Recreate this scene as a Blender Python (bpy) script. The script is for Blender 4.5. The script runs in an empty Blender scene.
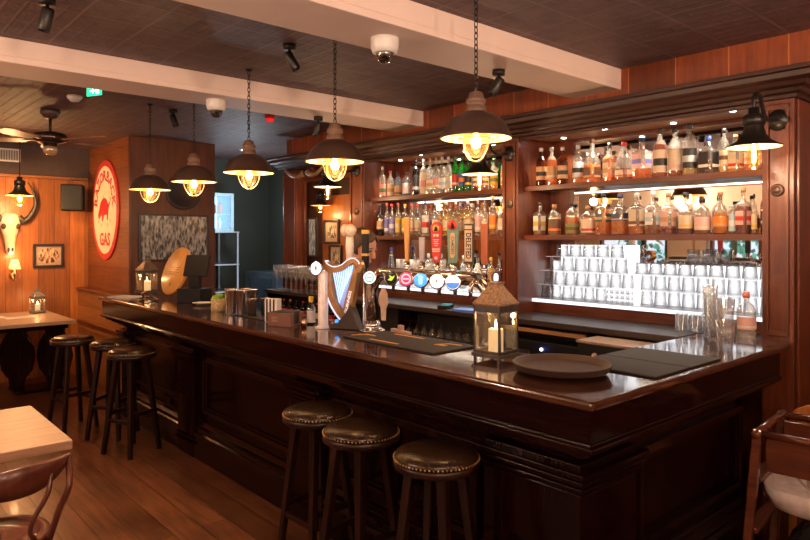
import bpy, bmesh, math, random
from mathutils import Vector, Matrix, Euler
random.seed(7)
scn = bpy.context.scene
COL = scn.collection
PI = math.pi

# ------------------------------------------------------------------ mesh collector
class MB:
    def __init__(s):
        s.v = []; s.f = []; s.mi = []; s.sm = []
    def add(s, vs, fs, mi=0, M=None, smooth=False):
        b = len(s.v)
        for p in vs:
            p = Vector(p)
            s.v.append(tuple(M @ p) if M else tuple(p))
        for f in fs:
            s.f.append(tuple(i + b for i in f)); s.mi.append(mi); s.sm.append(smooth)
        return s
    def box(s, x0, x1, y0, y1, z0, z1, mi=0, M=None):
        vs = [(x0,y0,z0),(x1,y0,z0),(x1,y1,z0),(x0,y1,z0),(x0,y0,z1),(x1,y0,z1),(x1,y1,z1),(x0,y1,z1)]
        return s.add(vs, [(3,2,1,0),(4,5,6,7),(0,1,5,4),(1,2,6,5),(2,3,7,6),(3,0,4,7)], mi, M)
    def bar(s, a, b, w, d, mi=0, up=(0,0,1), w2=None, d2=None):
        a = Vector(a); b = Vector(b); t = (b-a).normalized(); u = Vector(up)
        if abs(t.dot(u)) > .99: u = Vector((1,0,0))
        x = t.cross(u).normalized(); y = x.cross(t)
        w2 = w2 or w; d2 = d2 or d
        vs = [a+x*(i*w/2)+y*(j*d/2) for i,j in ((-1,-1),(1,-1),(1,1),(-1,1))] + [b+x*(i*w2/2)+y*(j*d2/2) for i,j in ((-1,-1),(1,-1),(1,1),(-1,1))]
        return s.add(vs, [(3,2,1,0),(4,5,6,7),(0,1,5,4),(1,2,6,5),(2,3,7,6),(3,0,4,7)], mi)
    def lathe(s, prof, n=20, mi=0, M=None, sq=2.0, a0=0.0, a1=2*PI, smooth=True, mis=None):
        full = abs(a1-a0-2*PI) < 1e-6
        m = n if full else n+1
        vs = []; k = len(prof)
        for (r, z) in prof:
            for i in range(m):
                a = a0 + (a1-a0)*i/n
                c, q = math.cos(a), math.sin(a)
                rr = r
                if sq > 2.01: rr = r/((abs(c)**sq+abs(q)**sq)**(1/sq))
                vs.append((rr*c, rr*q, z))
        for j in range(k-1):
            fs = []
            for i in range(n):
                i2 = (i+1) % m
                fs.append((j*m+i, j*m+i2, (j+1)*m+i2, (j+1)*m+i))
            if j == 0: base = len(s.v); s.add(vs, fs, mis[j] if mis else mi, M, smooth)
            else:
                for f in fs:
                    s.f.append(tuple(q+base for q in f)); s.mi.append(mis[j] if mis else mi); s.sm.append(smooth)
        return s
    def cyl(s, r, z0, z1, n=20, mi=0, M=None, r2=None):
        r2 = r if r2 is None else r2
        return s.lathe([(1e-5,z0),(r,z0),(r,z0),(r2,z1),(r2,z1),(1e-5,z1)], n, mi, M)
    def tube(s, path, r, n=8, closed=False, mi=0, caps=True):
        P = [Vector(p) for p in path]; k = len(P)
        R = r if isinstance(r, (list, tuple)) else [r]*k
        T = []
        for i in range(k):
            if closed: t = P[(i+1) % k]-P[i-1]
            else: t = P[min(i+1,k-1)]-P[max(i-1,0)]
            T.append(t.normalized())
        u = Vector((0,0,1)) if abs(T[0].z) < .9 else Vector((1,0,0))
        x = T[0].cross(u).normalized(); vs = []
        for i in range(k):
            x = (x - T[i]*x.dot(T[i])).normalized(); y = T[i].cross(x)
            for j in range(n):
                a = 2*PI*j/n
                vs.append(P[i] + (x*math.cos(a)+y*math.sin(a))*R[i])
        fs = []
        for i in range(k if closed else k-1):
            for j in range(n):
                a = i*n+j; b = i*n+(j+1) % n; i2 = (i+1) % k
                fs.append((a, b, i2*n+(j+1) % n, i2*n+j))
        if caps and not closed:
            fs.append(tuple(range(n-1,-1,-1))); fs.append(tuple((k-1)*n+j for j in range(n)))
        return s.add(vs, fs, mi, None, True)
    def prism(s, poly, t0, t1, mi=0, M=None):
        k = len(poly)
        vs = [(x,y,t0) for x,y in poly]+[(x,y,t1) for x,y in poly]
        fs = [tuple(range(k-1,-1,-1)), tuple(range(k,2*k))]+[(i,(i+1)%k,k+(i+1)%k,k+i) for i in range(k)]
        return s.add(vs, fs, mi, M)
    def sweep(s, prof, path, mi=0):
        """closed 2-D profile (outward d, z) along a flat open polyline with mitres; outward = right-hand side"""
        P = [Vector(p) for p in path]; k = len(P); n = len(prof); vs = []
        for i in range(k):
            ts = []
            if i > 0: ts.append((P[i]-P[i-1]).normalized())
            if i < k-1: ts.append((P[i+1]-P[i]).normalized())
            ns = [Vector((t.y,-t.x)) for t in ts]
            o = ns[0] if len(ns) == 1 else (ns[0]+ns[1])/(1+ns[0].dot(ns[1]))
            for d, z in prof: vs.append((P[i].x+o.x*d, P[i].y+o.y*d, z))
        fs = []
        for i in range(k-1):
            for j in range(n):
                fs.append((i*n+j, i*n+(j+1)%n, (i+1)*n+(j+1)%n, (i+1)*n+j))
        fs.append(tuple(range(n))); fs.append(tuple((k-1)*n+j for j in range(n-1,-1,-1)))
        return s.add(vs, fs, mi)
    def sph(s, r, c=(0,0,0), n=12, m=8, mi=0, sc=(1,1,1)):
        prof = [(max(1e-5, r*math.sin(PI*i/m)), -r*math.cos(PI*i/m)) for i in range(m+1)]
        return s.lathe(prof, n, mi, Matrix.Translation(c) @ Matrix.Diagonal((*sc,1)))
    def mesh(s, name):
        me = bpy.data.meshes.new(name)
        me.from_pydata(s.v, [], s.f)
        me.polygons.foreach_set('material_index', s.mi)
        me.polygons.foreach_set('use_smooth', s.sm)
        bm = bmesh.new(); bm.from_mesh(me)
        bmesh.ops.remove_doubles(bm, verts=bm.verts, dist=2e-5)
        bmesh.ops.recalc_face_normals(bm, faces=bm.faces)
        bm.to_mesh(me); bm.free(); me.update()
        return me
    def build(s, name, mats, parent=None, loc=None, rot=None, bevel=0, seg=2):
        return link(name, s.mesh(name), mats, parent, loc, rot, bevel, seg)

def link(name, me, mats, parent=None, loc=None, rot=None, bevel=0, seg=2):
    o = bpy.data.objects.new(name, me); COL.objects.link(o)
    for m in (mats if isinstance(mats, (list, tuple)) else [mats]): me.materials.append(m)
    if parent: o.parent = parent
    if loc: o.location = loc
    if rot is not None: o.rotation_euler = rot
    if bevel:
        b = o.modifiers.new('Bevel', 'BEVEL'); b.width = bevel; b.segments = seg; b.limit_method = 'ANGLE'; b.harden_normals = False
    return o

def tag(o, label=None, cat=None, group=None, kind=None):
    if label: o['label'] = label
    if cat: o['category'] = cat
    if group: o['group'] = group
    if kind: o['kind'] = kind
    return o
def thing(name, label, cat, loc=(0,0,0), rot=0, group=None):
    o = bpy.data.objects.new(name, None); COL.objects.link(o); o.empty_display_size = .05
    o.location = loc; o.rotation_euler = (0,0,rot) if not isinstance(rot,(tuple,list,Euler)) else rot
    return tag(o, label, cat, group)
def copy_tree(o, parent=None):
    c = o.copy(); COL.objects.link(c)
    if parent: c.parent = parent
    for ch in list(o.children): copy_tree(ch, c)
    return c
def dup(o, loc, rot=None, label=None):
    c = copy_tree(o); c.location = loc
    if rot is not None: c.rotation_euler = (0,0,rot)
    if label: c['label'] = label
    return c
def lettering(s, size, mats, parent, M, name='lettering', thick=.0008, sx=1.0, bold=.012):
    cu = bpy.data.curves.new('lettering','FONT'); cu.body = s; cu.size = size; cu.extrude = thick
    cu.offset = size*bold; cu.align_x = 'CENTER'; cu.align_y = 'CENTER'; cu.resolution_u = 2
    t = bpy.data.objects.new('tmp', cu); COL.objects.link(t)
    bpy.context.view_layer.update()
    me = bpy.data.meshes.new_from_object(t.evaluated_get(bpy.context.evaluated_depsgraph_get()))
    bpy.data.objects.remove(t); bpy.data.curves.remove(cu)
    me.transform(M @ Matrix.Diagonal((sx,1,1,1))); me.materials.clear()
    return link(name, me, mats, parent) if parent is not False else me
def frame_M(loc, normal, up=(0,0,1)):
    z = Vector(normal).normalized(); x = Vector(up).cross(z).normalized(); y = z.cross(x)
    return Matrix.Translation(loc) @ Matrix((x,y,z)).transposed().to_4x4()

# ------------------------------------------------------------------ materials
MATS = {}
def newmat(name):
    m = bpy.data.materials.new(name); m.use_nodes = True
    nt = m.node_tree; nt.nodes.clear()
    out = nt.nodes.new('ShaderNodeOutputMaterial')
    return m, nt, out
def N(nt, t, **kw):
    n = nt.nodes.new(t)
    for k, v in kw.items():
        if k in n.inputs: n.inputs[k].default_value = v
        else: setattr(n, k, v)
    return n
def pset(p, col=None, rough=.5, metal=0, emis=None, es=0, coat=0, spec=None):
    if col is not None: p.inputs['Base Color'].default_value = (*col,1)
    p.inputs['Roughness'].default_value = rough; p.inputs['Metallic'].default_value = metal
    if emis: p.inputs['Emission Color'].default_value = (*emis,1); p.inputs['Emission Strength'].default_value = es
    if coat: p.inputs['Coat Weight'].default_value = coat; p.inputs['Coat Roughness'].default_value = .08
    if spec is not None: p.inputs['Specular IOR Level'].default_value = spec
def pbr(name, col, rough=.5, metal=0, emis=None, es=0, coat=0, var=.12, scale=30, bump=0, spec=None):
    if name in MATS: return MATS[name]
    m, nt, out = newmat(name)
    p = N(nt,'ShaderNodeBsdfPrincipled'); pset(p, col, rough, metal, emis, es, coat, spec)
    L = nt.links.new
    L(p.outputs[0], out.inputs[0])
    if var or bump:
        tc = N(nt,'ShaderNodeTexCoord'); no = N(nt,'ShaderNodeTexNoise', Scale=scale, Detail=3.0)
        L(tc.outputs['Object'], no.inputs['Vector'])
        if var:
            r = N(nt,'ShaderNodeValToRGB')
            r.color_ramp.elements[0].color = (*[c*(1-var) for c in col],1); r.color_ramp.elements[0].position = .3
            r.color_ramp.elements[1].color = (*[min(1,c*(1+var)) for c in col],1); r.color_ramp.elements[1].position = .7
            L(no.outputs['Fac'], r.inputs[0]); L(r.outputs[0], p.inputs['Base Color'])
        if bump:
            b = N(nt,'ShaderNodeBump', Strength=bump, Distance=.004); L(no.outputs['Fac'], b.inputs['Height']); L(b.outputs[0], p.inputs['Normal'])
    MATS[name] = m; return m
def emit(name, col, s):
    if name in MATS: return MATS[name]
    m, nt, out = newmat(name); e = N(nt,'ShaderNodeEmission', Strength=s); e.inputs[0].default_value = (*col,1)
    nt.links.new(e.outputs[0], out.inputs[0]); MATS[name] = m; return m
def wood(name, c1, c2, grain='x', rough=.35, coat=0, bump=.08, sc=1.0, spec=None):
    if name in MATS: return MATS[name]
    m, nt, out = newmat(name); L = nt.links.new
    p = N(nt,'ShaderNodeBsdfPrincipled'); pset(p, c1, rough, 0, coat=coat, spec=spec)
    tc = N(nt,'ShaderNodeTexCoord'); mp = N(nt,'ShaderNodeMapping')
    g = {'x':(1.2,16,16),'y':(16,1.2,16),'z':(16,16,1.2)}[grain]
    mp.inputs['Scale'].default_value = [q*sc for q in g]
    no = N(nt,'ShaderNodeTexNoise', Scale=2.2, Detail=6.0, Roughness=.6, Distortion=.6)
    r = N(nt,'ShaderNodeValToRGB'); e = r.color_ramp.elements
    e[0].position=.32; e[0].color=(*c1,1); e[1].position=.72; e[1].color=(*c2,1)
    L(tc.outputs['Object'], mp.inputs[0]); L(mp.outputs[0], no.inputs['Vector']); L(no.outputs['Fac'], r.inputs[0]); L(r.outputs[0], p.inputs['Base Color'])
    b = N(nt,'ShaderNodeBump', Strength=bump, Distance=.002); L(no.outputs['Fac'], b.inputs['Height']); L(b.outputs[0], p.inputs['Normal'])
    L(p.outputs[0], out.inputs[0]); MATS[name] = m; return m
def planks(name, c1, c2, seam, u='y', v='z', length=2.4, width=.17, off=.37, rough=.4, gap=.012, bump=.3, blotch=.5, coat=0):
    """boards running along u, stacked along v"""
    if name in MATS: return MATS[name]
    m, nt, out = newmat(name); L = nt.links.new
    p = N(nt,'ShaderNodeBsdfPrincipled'); pset(p, c1, rough, coat=coat)
    tc = N(nt,'ShaderNodeTexCoord'); sp = N(nt,'ShaderNodeSeparateXYZ'); cb = N(nt,'ShaderNodeCombineXYZ')
    L(tc.outputs['Object'], sp.inputs[0]); L(sp.outputs['XYZ'.index(u.upper())], cb.inputs[0]); L(sp.outputs['XYZ'.index(v.upper())], cb.inputs[1])
    br = N(nt,'ShaderNodeTexBrick', Scale=1.0); br.offset = off; br.offset_frequency = 2
    br.inputs['Mortar Size'].default_value = gap*.5; br.inputs['Mortar Smooth'].default_value = .4; br.inputs['Bias'].default_value = 0
    br.inputs['Brick Width'].default_value = length; br.inputs['Row Height'].default_value = width
    br.inputs['Color1'].default_value = (.66,.66,.66,1); br.inputs['Color2'].default_value = (1.28,1.28,1.28,1); br.inputs['Mortar'].default_value = (1,1,1,1)
    L(cb.outputs[0], br.inputs['Vector'])
    mp = N(nt,'ShaderNodeMapping'); mp.inputs['Scale'].default_value = (1.5, 22, 1); L(cb.outputs[0], mp.inputs[0])
    no = N(nt,'ShaderNodeTexNoise', Scale=1.6, Detail=6.0, Roughness=.6, Distortion=.8); L(mp.outputs[0], no.inputs['Vector'])
    n2 = N(nt,'ShaderNodeTexNoise', Scale=3.0, Detail=3.0); L(tc.outputs['Object'], n2.inputs['Vector'])
    mm = N(nt,'ShaderNodeMix', data_type='FLOAT'); mm.inputs[0].default_value = blotch*.6
    L(no.outputs['Fac'], mm.inputs[2]); L(n2.outputs['Fac'], mm.inputs[3])
    r = N(nt,'ShaderNodeValToRGB'); e = r.color_ramp.elements
    e[0].position=.34; e[0].color=(*c1,1); e[1].position=.68; e[1].color=(*c2,1); L(mm.outputs[0], r.inputs[0])
    mu = N(nt,'ShaderNodeMix', data_type='RGBA', blend_type='MULTIPLY'); mu.inputs[0].default_value = 1
    L(r.outputs[0], mu.inputs[6]); L(br.outputs['Color'], mu.inputs[7])
    ms = N(nt,'ShaderNodeMix', data_type='RGBA'); L(br.outputs['Fac'], ms.inputs[0]); L(mu.outputs[2], ms.inputs[6]); ms.inputs[7].default_value = (*seam,1)
    L(ms.outputs[2], p.inputs['Base Color'])
    inv = N(nt,'ShaderNodeMath', operation='SUBTRACT'); inv.inputs[0].default_value = 1; L(br.outputs['Fac'], inv.inputs[1])
    b = N(nt,'ShaderNodeBump', Strength=bump, Distance=.004); L(inv.outputs[0], b.inputs['Height']); L(b.outputs[0], p.inputs['Normal'])
    L(p.outputs[0], out.inputs[0]); MATS[name] = m; return m
def glassy(name, tint=(.95,.97,.97), base=.05, edge=.55, frost=0.0, frostcol=(.8,.8,.8), rough=.02):
    """thin-walled glass: tinted see-through, mirror-like towards grazing angles, optional frost"""
    if name in MATS: return MATS[name]
    m, nt, out = newmat(name); L = nt.links.new
    tr = N(nt,'ShaderNodeBsdfTransparent'); tr.inputs[0].default_value = (*tint,1)
    gl = N(nt,'ShaderNodeBsdfGlossy', Roughness=rough); gl.inputs[0].default_value = (1,1,1,1)
    lw = N(nt,'ShaderNodeLayerWeight', Blend=.35)
    mr = N(nt,'ShaderNodeMapRange'); mr.inputs['To Min'].default_value = base; mr.inputs['To Max'].default_value = edge
    L(lw.outputs['Facing'], mr.inputs[0])
    src = tr
    if frost:
        df = N(nt,'ShaderNodeBsdfDiffuse'); df.inputs[0].default_value = (*frostcol,1)
        tl = N(nt,'ShaderNodeBsdfTranslucent'); tl.inputs[0].default_value = (*frostcol,1)
        a = N(nt,'ShaderNodeAddShader')
        mx0 = N(nt,'ShaderNodeMixShader'); mx0.inputs[0].default_value = .5; L(df.outputs[0], mx0.inputs[1]); L(tl.outputs[0], mx0.inputs[2])
        nt.nodes.remove(a)
        mx = N(nt,'ShaderNodeMixShader'); mx.inputs[0].default_value = frost; L(tr.outputs[0], mx.inputs[1]); L(mx0.outputs[0], mx.inputs[2]); src = mx
    m2 = N(nt,'ShaderNodeMixShader'); L(mr.outputs[0], m2.inputs[0]); L(src.outputs[0], m2.inputs[1]); L(gl.outputs[0], m2.inputs[2])
    L(m2.outputs[0], out.inputs[0]); MATS[name] = m; return m
def tumbler_glass(name):
    m, nt, out = newmat(name); L = nt.links.new
    tr = N(nt,'ShaderNodeBsdfTransparent'); gl = N(nt,'ShaderNodeBsdfGlossy', Roughness=.03)
    lw = N(nt,'ShaderNodeLayerWeight', Blend=.45); r = N(nt,'ShaderNodeValToRGB'); e = r.color_ramp.elements
    e[0].position=.15; e[0].color=(.985,.985,.985,1); e[1].position=.95; e[1].color=(.42,.42,.44,1)
    L(lw.outputs['Facing'], r.inputs[0]); L(r.outputs[0], tr.inputs[0])
    mr = N(nt,'ShaderNodeMapRange'); mr.inputs['To Min'].default_value = .03; mr.inputs['To Max'].default_value = .40; L(lw.outputs['Facing'], mr.inputs[0])
    m2 = N(nt,'ShaderNodeMixShader'); L(mr.outputs[0], m2.inputs[0]); L(tr.outputs[0], m2.inputs[1]); L(gl.outputs[0], m2.inputs[2]); L(m2.outputs[0], out.inputs[0]); return m
def liquid(name, col, dens=.5):
    if name in MATS: return MATS[name]
    m, nt, out = newmat(name); L = nt.links.new
    tr = N(nt,'ShaderNodeBsdfTransparent'); tr.inputs[0].default_value = (*[min(1,c*1.15+.02) for c in col],1)
    p = N(nt,'ShaderNodeBsdfPrincipled'); pset(p, col, .1)
    mx = N(nt,'ShaderNodeMixShader'); mx.inputs[0].default_value = dens
    L(tr.outputs[0], mx.inputs[1]); L(p.outputs[0], mx.inputs[2]); L(mx.outputs[0], out.inputs[0]); MATS[name] = m; return m
def photo(name, tone1, tone2, scale=14):
    """blotchy print of light and dark shapes"""
    m, nt, out = newmat(name); L = nt.links.new
    p = N(nt,'ShaderNodeBsdfPrincipled'); pset(p, tone1, .25)
    tc = N(nt,'ShaderNodeTexCoord'); no = N(nt,'ShaderNodeTexNoise', Scale=scale, Detail=5.0, Roughness=.65); vo = N(nt,'ShaderNodeTexVoronoi', Scale=scale*1.3)
    mp = N(nt,'ShaderNodeMapping'); mp.inputs['Scale'].default_value = (1.4,1.4,.55); L(tc.outputs['Object'], mp.inputs[0]); L(mp.outputs[0], no.inputs['Vector']); L(mp.outputs[0], vo.inputs['Vector'])
    mm = N(nt,'ShaderNodeMath', operation='MULTIPLY_ADD'); L(vo.outputs['Distance'], mm.inputs[0]); mm.inputs[1].default_value = .25; L(no.outputs['Fac'], mm.inputs[2])
    r = N(nt,'ShaderNodeValToRGB'); e = r.color_ramp.elements; e[0].position=.52; e[0].color=(*tone1,1); e[1].position=.74; e[1].color=(*tone2,1)
    L(mm.outputs[0], r.inputs[0]); L(r.outputs[0], p.inputs['Base Color']); L(p.outputs[0], out.inputs[0]); return m

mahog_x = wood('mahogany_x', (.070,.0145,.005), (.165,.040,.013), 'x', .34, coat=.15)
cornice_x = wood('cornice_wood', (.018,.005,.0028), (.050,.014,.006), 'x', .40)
mahog_z = wood('mahogany_z', (.070,.0145,.005), (.165,.040,.013), 'z', .34, coat=.15)
mahog_y = wood('mahogany_y', (.070,.0145,.005), (.165,.040,.013), 'y', .34, coat=.15)
ebony_x = wood('bar_front_x', (.005,.0013,.0013), (.013,.003,.0028), 'x', .12, spec=.14)
ebony_z = wood('bar_front_z', (.005,.0013,.0013), (.013,.003,.0028), 'z', .12, spec=.14)
ebony_edge = wood('bar_moulding', (.006,.0017,.0016), (.016,.004,.0035), 'x', .16, spec=.4)
bartop_m = wood('bar_top_wood', (.035,.012,.007), (.095,.034,.017), 'x', .11, coat=.5, bump=.03)
dark_counter = wood('dark_counter', (.02,.012,.010), (.05,.03,.025), 'x', .4)
orange_z = planks('orange_boards', (.27,.075,.015), (.50,.165,.036), (.09,.025,.007), 'z','y', 4.0, .17, gap=.006, off=.0, rough=.38, bump=.2)
sign_boards = planks('sign_wall_boards', (.12,.030,.008), (.25,.070,.018), (.045,.012,.004), 'x','z', 1.6, .22, gap=.006, rough=.4, bump=.2)
veneer = wood('picture_wall_veneer', (.065,.018,.007), (.14,.042,.016), 'z', .4, sc=.5)
overbar = planks('over_bar_boards', (.11,.020,.005), (.29,.064,.014), (.46,.17,.05), 'z','x', 4.0, .31, gap=.008, off=.0, rough=.42, bump=.2, blotch=.8)
floor_m = planks('floor_boards', (.055,.018,.008), (.23,.080,.033), (.012,.005,.004), 'x','y', 1.5, .16, gap=.006, rough=.3, bump=.25, blotch=.7, coat=.15)
stool_wood = wood('stool_wood', (.008,.003,.0025), (.024,.008,.006), 'z', .28, spec=.3)
chair_wood = wood('chair_wood', (.075,.020,.014), (.15,.045,.028), 'z', .32, coat=.3)
pale_wood = wood('pale_table_wood', (.33,.19,.115), (.53,.335,.22), 'y', .42)
hc_wood = wood('high_chair_wood', (.065,.014,.007), (.14,.034,.015), 'x', .26, coat=.4)
disc_wood = wood('board_wood', (.62,.28,.07), (.80,.42,.13), 'z', .4)
leather = pbr('brown_leather', (.030,.014,.007), .27, coat=.15, var=.3, scale=60, bump=.25)
brass = pbr('brass', (.55,.36,.14), .3, 1)
chrome = pbr('chrome', (.78,.76,.74), .12, 1, var=.03)
cup_steel = pbr('cup_steel', (.96,.92,.90), .20, 1, var=.02)
steel = pbr('brushed_steel', (.55,.53,.52), .28, 1, var=.06)
bronze = pbr('dark_bronze', (.085,.048,.036), .42, .35, var=.15)
black_metal = pbr('black_metal', (.018,.015,.013), .38, .4)
black_plastic = pbr('black_plastic', (.007,.0065,.007), .5, spec=.3)
white_paint = pbr('cream_beam_paint', (.84,.68,.60), .6, var=.03, scale=5)
white_plastic = pbr('white_plastic', (.75,.73,.70), .4, var=.03)
inner_white = pbr('cream_enamel', (.85,.76,.58), .35, var=.05)
paper = pbr('paper', (.78,.74,.70), .7, var=.04)
clear = glassy('clear_glass')
bottle_glass = glassy('bottle_glass',(.97,.97,.95),.09,.75,frost=.13,frostcol=(.95,.92,.85))  # cream frost puts the glow of light behind into the clear glass
clear2 = tumbler_glass('tumbler_glass')
bulb_glass = glassy('bulb_glass', (1,.88,.64), .03, .30, frost=.012, frostcol=(1,.62,.30))
mirror_m = pbr('mirror', (.80,.77,.73), .015, 1, var=0)
filament = emit('lamp_filament', (1,.58,.24), 14)
filament2 = emit('edison_filament', (1,.50,.17), 22)
panel_glow = emit('led_white', (1,.985,.98), 1.55)
spot_led = emit('recessed_spot_led', (.8,.92,1.0), 14)
# ------------------------------------------------------------------ the room
CZ = 2.743
def struct(name, mb, mat, bevel=0):
    return tag(mb.build(name, mat, bevel=bevel), kind='structure')

def ceiling_mat():
    m, nt, out = newmat('embossed_ceiling'); L = nt.links.new
    p = N(nt,'ShaderNodeBsdfPrincipled'); pset(p, (.1,.06,.045), .58)
    tc = N(nt,'ShaderNodeTexCoord'); br = N(nt,'ShaderNodeTexBrick', Scale=1.0); br.offset = 0
    br.inputs['Brick Width'].default_value = .31; br.inputs['Row Height'].default_value = .31; br.inputs['Mortar Size'].default_value = .012; br.inputs['Mortar Smooth'].default_value = .6
    L(tc.outputs['Object'], br.inputs['Vector'])
    b2 = N(nt,'ShaderNodeTexBrick', Scale=1.0); b2.offset = .5
    b2.inputs['Brick Width'].default_value = .155; b2.inputs['Row Height'].default_value = .0775; b2.inputs['Mortar Size'].default_value = .012; b2.inputs['Mortar Smooth'].default_value = 1
    L(tc.outputs['Object'], b2.inputs['Vector'])
    vo = N(nt,'ShaderNodeTexVoronoi', Scale=38.0); L(tc.outputs['Object'], vo.inputs['Vector'])
    no = N(nt,'ShaderNodeTexNoise', Scale=9.0, Detail=4.0); L(tc.outputs['Object'], no.inputs['Vector'])
    a = N(nt,'ShaderNodeMath', operation='MULTIPLY_ADD'); L(br.outputs['Fac'], a.inputs[0]); a.inputs[1].default_value = 1.0; L(b2.outputs['Fac'], a.inputs[2])
    a2 = N(nt,'ShaderNodeMath', operation='MULTIPLY_ADD'); L(vo.outputs['Distance'], a2.inputs[0]); a2.inputs[1].default_value = .9; L(a.outputs[0], a2.inputs[2])
    bp = N(nt,'ShaderNodeBump', Strength=.4, Distance=.006); L(a2.outputs[0], bp.inputs['Height']); L(bp.outputs[0], p.inputs['Normal'])
    r = N(nt,'ShaderNodeValToRGB'); e = r.color_ramp.elements; e[0].position=.3; e[0].color=(.104,.062,.062,1); e[1].position=.7; e[1].color=(.165,.104,.103,1)
    L(no.outputs['Fac'], r.inputs[0])
    mx = N(nt,'ShaderNodeMix', data_type='RGBA'); mx.inputs[7].default_value = (.235,.16,.156,1)
    mm = N(nt,'ShaderNodeMath', operation='MULTIPLY'); mm.inputs[1].default_value = .5; L(br.outputs['Fac'], mm.inputs[0])
    L(mm.outputs[0], mx.inputs[0]); L(r.outputs[0], mx.inputs[6]); L(mx.outputs[2], p.inputs['Base Color'])
    L(p.outputs[0], out.inputs[0]); return m
struct('floor', MB().box(-9.4,2.3,-2.6,5.0,-.06,0), floor_m)
struct('ceiling', MB().box(-9.4,2.3,-2.6,5.0,CZ,CZ+.06), ceiling_mat())
XW = -8.64
# left wall: orange boards below a dark bulkhead
struct('wall_left', MB().box(XW-.1,XW,-2.5,2.417,0,2.385), orange_z)
soffit_m = pbr('bulkhead_paint', (.055,.032,.028), .6)
struct('trim_1', MB().box(XW-.1,XW+.06,-2.5,2.417,2.386,CZ-.001), soffit_m)
struct('trim_2', MB().box(XW,XW+.075,-2.5,2.40,2.355,2.385), wood('trim_wood',(.2,.07,.02),(.32,.12,.04),'y',.4), .004)
# wood clad block: sign on its front, framed photograph on its side
struct('wall_sign', MB().box(XW,-7.147,2.417,2.437,0,CZ-.001), sign_boards)
blk = MB(); blk.box(XW-.1,-7.146,2.4375,3.38,0,CZ-.001)
struct('wall_picture', blk, veneer)
struct('trim_3', MB().box(-7.165,-7.13,2.40,2.4365,0,CZ-.002), mahog_z, .004)
# back room
green_m = pbr('grey_green_paint', (.055,.066,.055), .5, var=.08, scale=3)
struct('wall_passage', MB().box(-8.5,-8.4,3.381,4.9,0,CZ-.001), green_m)
struct('wall_far', MB().box(-8.399,-6.3,4.8,4.9,0,CZ-.001), green_m)
struct('wall_back', MB().box(-6.298,2.2,4.23,4.33,0,CZ-.001), mahog_z)
struct('wall_over_bar', MB().box(-6.32,2.2,3.84,4.229,2.53,CZ-.001), overbar)
cream_wall = pbr('cream_wall_paint', (.78,.64,.46), .6, var=.05, scale=2)
# right wall and street wall, its windows invented for light; seen only in mirrors
fw = MB(); YF = -2.3
wins = [(-6.6,-5.3),(-4.6,-3.0)]
xs = [-8.74]+[q for w in wins for q in w]+[2.2]
for i in range(0,len(xs),2): fw.box(xs[i],xs[i+1],YF-.12,YF,0,CZ-.001)
for a,b in wins: fw.box(a,b,YF-.12,YF,0,.95); fw.box(a,b,YF-.12,YF,1.75,CZ-.001)
struct('wall_front', fw, cream_wall)
struct('wall_right', MB().box(2.08,2.2,YF,4.229,0,CZ-.001), cream_wall)
frame_m = pbr('window_frame_paint', (.10,.05,.03), .4)
for i,(a,b) in enumerate(wins):
    w = MB(); d=.05
    w.box(a,a+d,YF-.1,YF-.02,.95,1.75); w.box(b-d,b,YF-.1,YF-.02,.95,1.75); w.box(a+d,b-d,YF-.1,YF-.02,.95,1.0); w.box(a+d,b-d,YF-.1,YF-.02,1.7,1.75)
    w.box((a+b)/2-.02,(a+b)/2+.02,YF-.08,YF-.04,1.0,1.7)
    o = struct('window_%d'%(i+1), w, frame_m)
    MB().box(a+d,b-d,YF-.064,YF-.06,1.0,1.7).build('pane', clear, o)
# invented greenery outside the windows, added for the mirror reflections
leaf_m = pbr('street_foliage', (.05,.30,.24), .5, var=.6, scale=12)
for i,(a,b) in enumerate(wins):
    mb = MB(); rnd = random.Random(i)
    for k in range(420):
        c = Vector((rnd.uniform(a-.1,b+.1), rnd.uniform(-3.5,-3.0), rnd.uniform(.55,1.9))); s_ = rnd.uniform(.05,.11)
        q = Euler((rnd.uniform(0,6),rnd.uniform(0,6),rnd.uniform(0,6))).to_matrix()
        mb.add([c+q@Vector(p) for p in ((-s_,0,0),(0,-s_*.5,0),(s_,0,0),(0,s_*.5,0))], [(0,1,2,3)])
    o = thing('street_hedge', ['dense green hedge outside the wider-framed street window by the corner','green hedge outside the street window nearer the bar'][i], 'hedge', ((a+b)/2,-3.25,0))
    f = mb.build('foliage', leaf_m, o, loc=(-(a+b)/2,3.25,0)); tag(f, kind='stuff')
    MB().box(a-.1-(a+b)/2,b+.1-(a+b)/2,-.22,.22,0,.6).build('planter', pbr('planter_grey',(.1,.1,.1),.7), o)
struct('pavement', MB().box(-9.4,2.2,-5.0,-2.61,-.1,-.01), pbr('pavement_grey',(.25,.25,.25),.8))
# beams
for nm,(x0,x1) in {'ceiling_beam':(-2.587,-2.219),'ceiling_beam.001':(-4.459,-4.085)}.items():
    b_ = MB().box(x0,x1,YF+.001,3.839,2.608,CZ-.0005)
    b_.box(x0-.004,x1+.004,YF+.001,3.839,2.64,2.648)
    struct('ceiling_beam', b_, white_paint, .004)

# ------------------------------------------------------------------ bar counter
YB, XB, XL, BT = 1.921, -1.22, -6.504, 1.10
YIN, XIN = 2.50, -1.69
bar = thing('bar_counter', 'long dark mahogany L-shaped bar counter with stepped mouldings and panelled front', 'bar counter', (-3.8,2.2,0))
def bp(mb, name, mat, bevel=0): return mb.build(name, mat, bar, loc=(3.8,-2.2,0), bevel=bevel)
pathL = [(XL,YIN-.02),(XL,YB),(XB,YB),(XB,3.70)]
def off(d): return [(XL+d,YIN-.02),(XL+d,YB+d),(XB-d,YB+d),(XB-d,3.72)]
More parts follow.
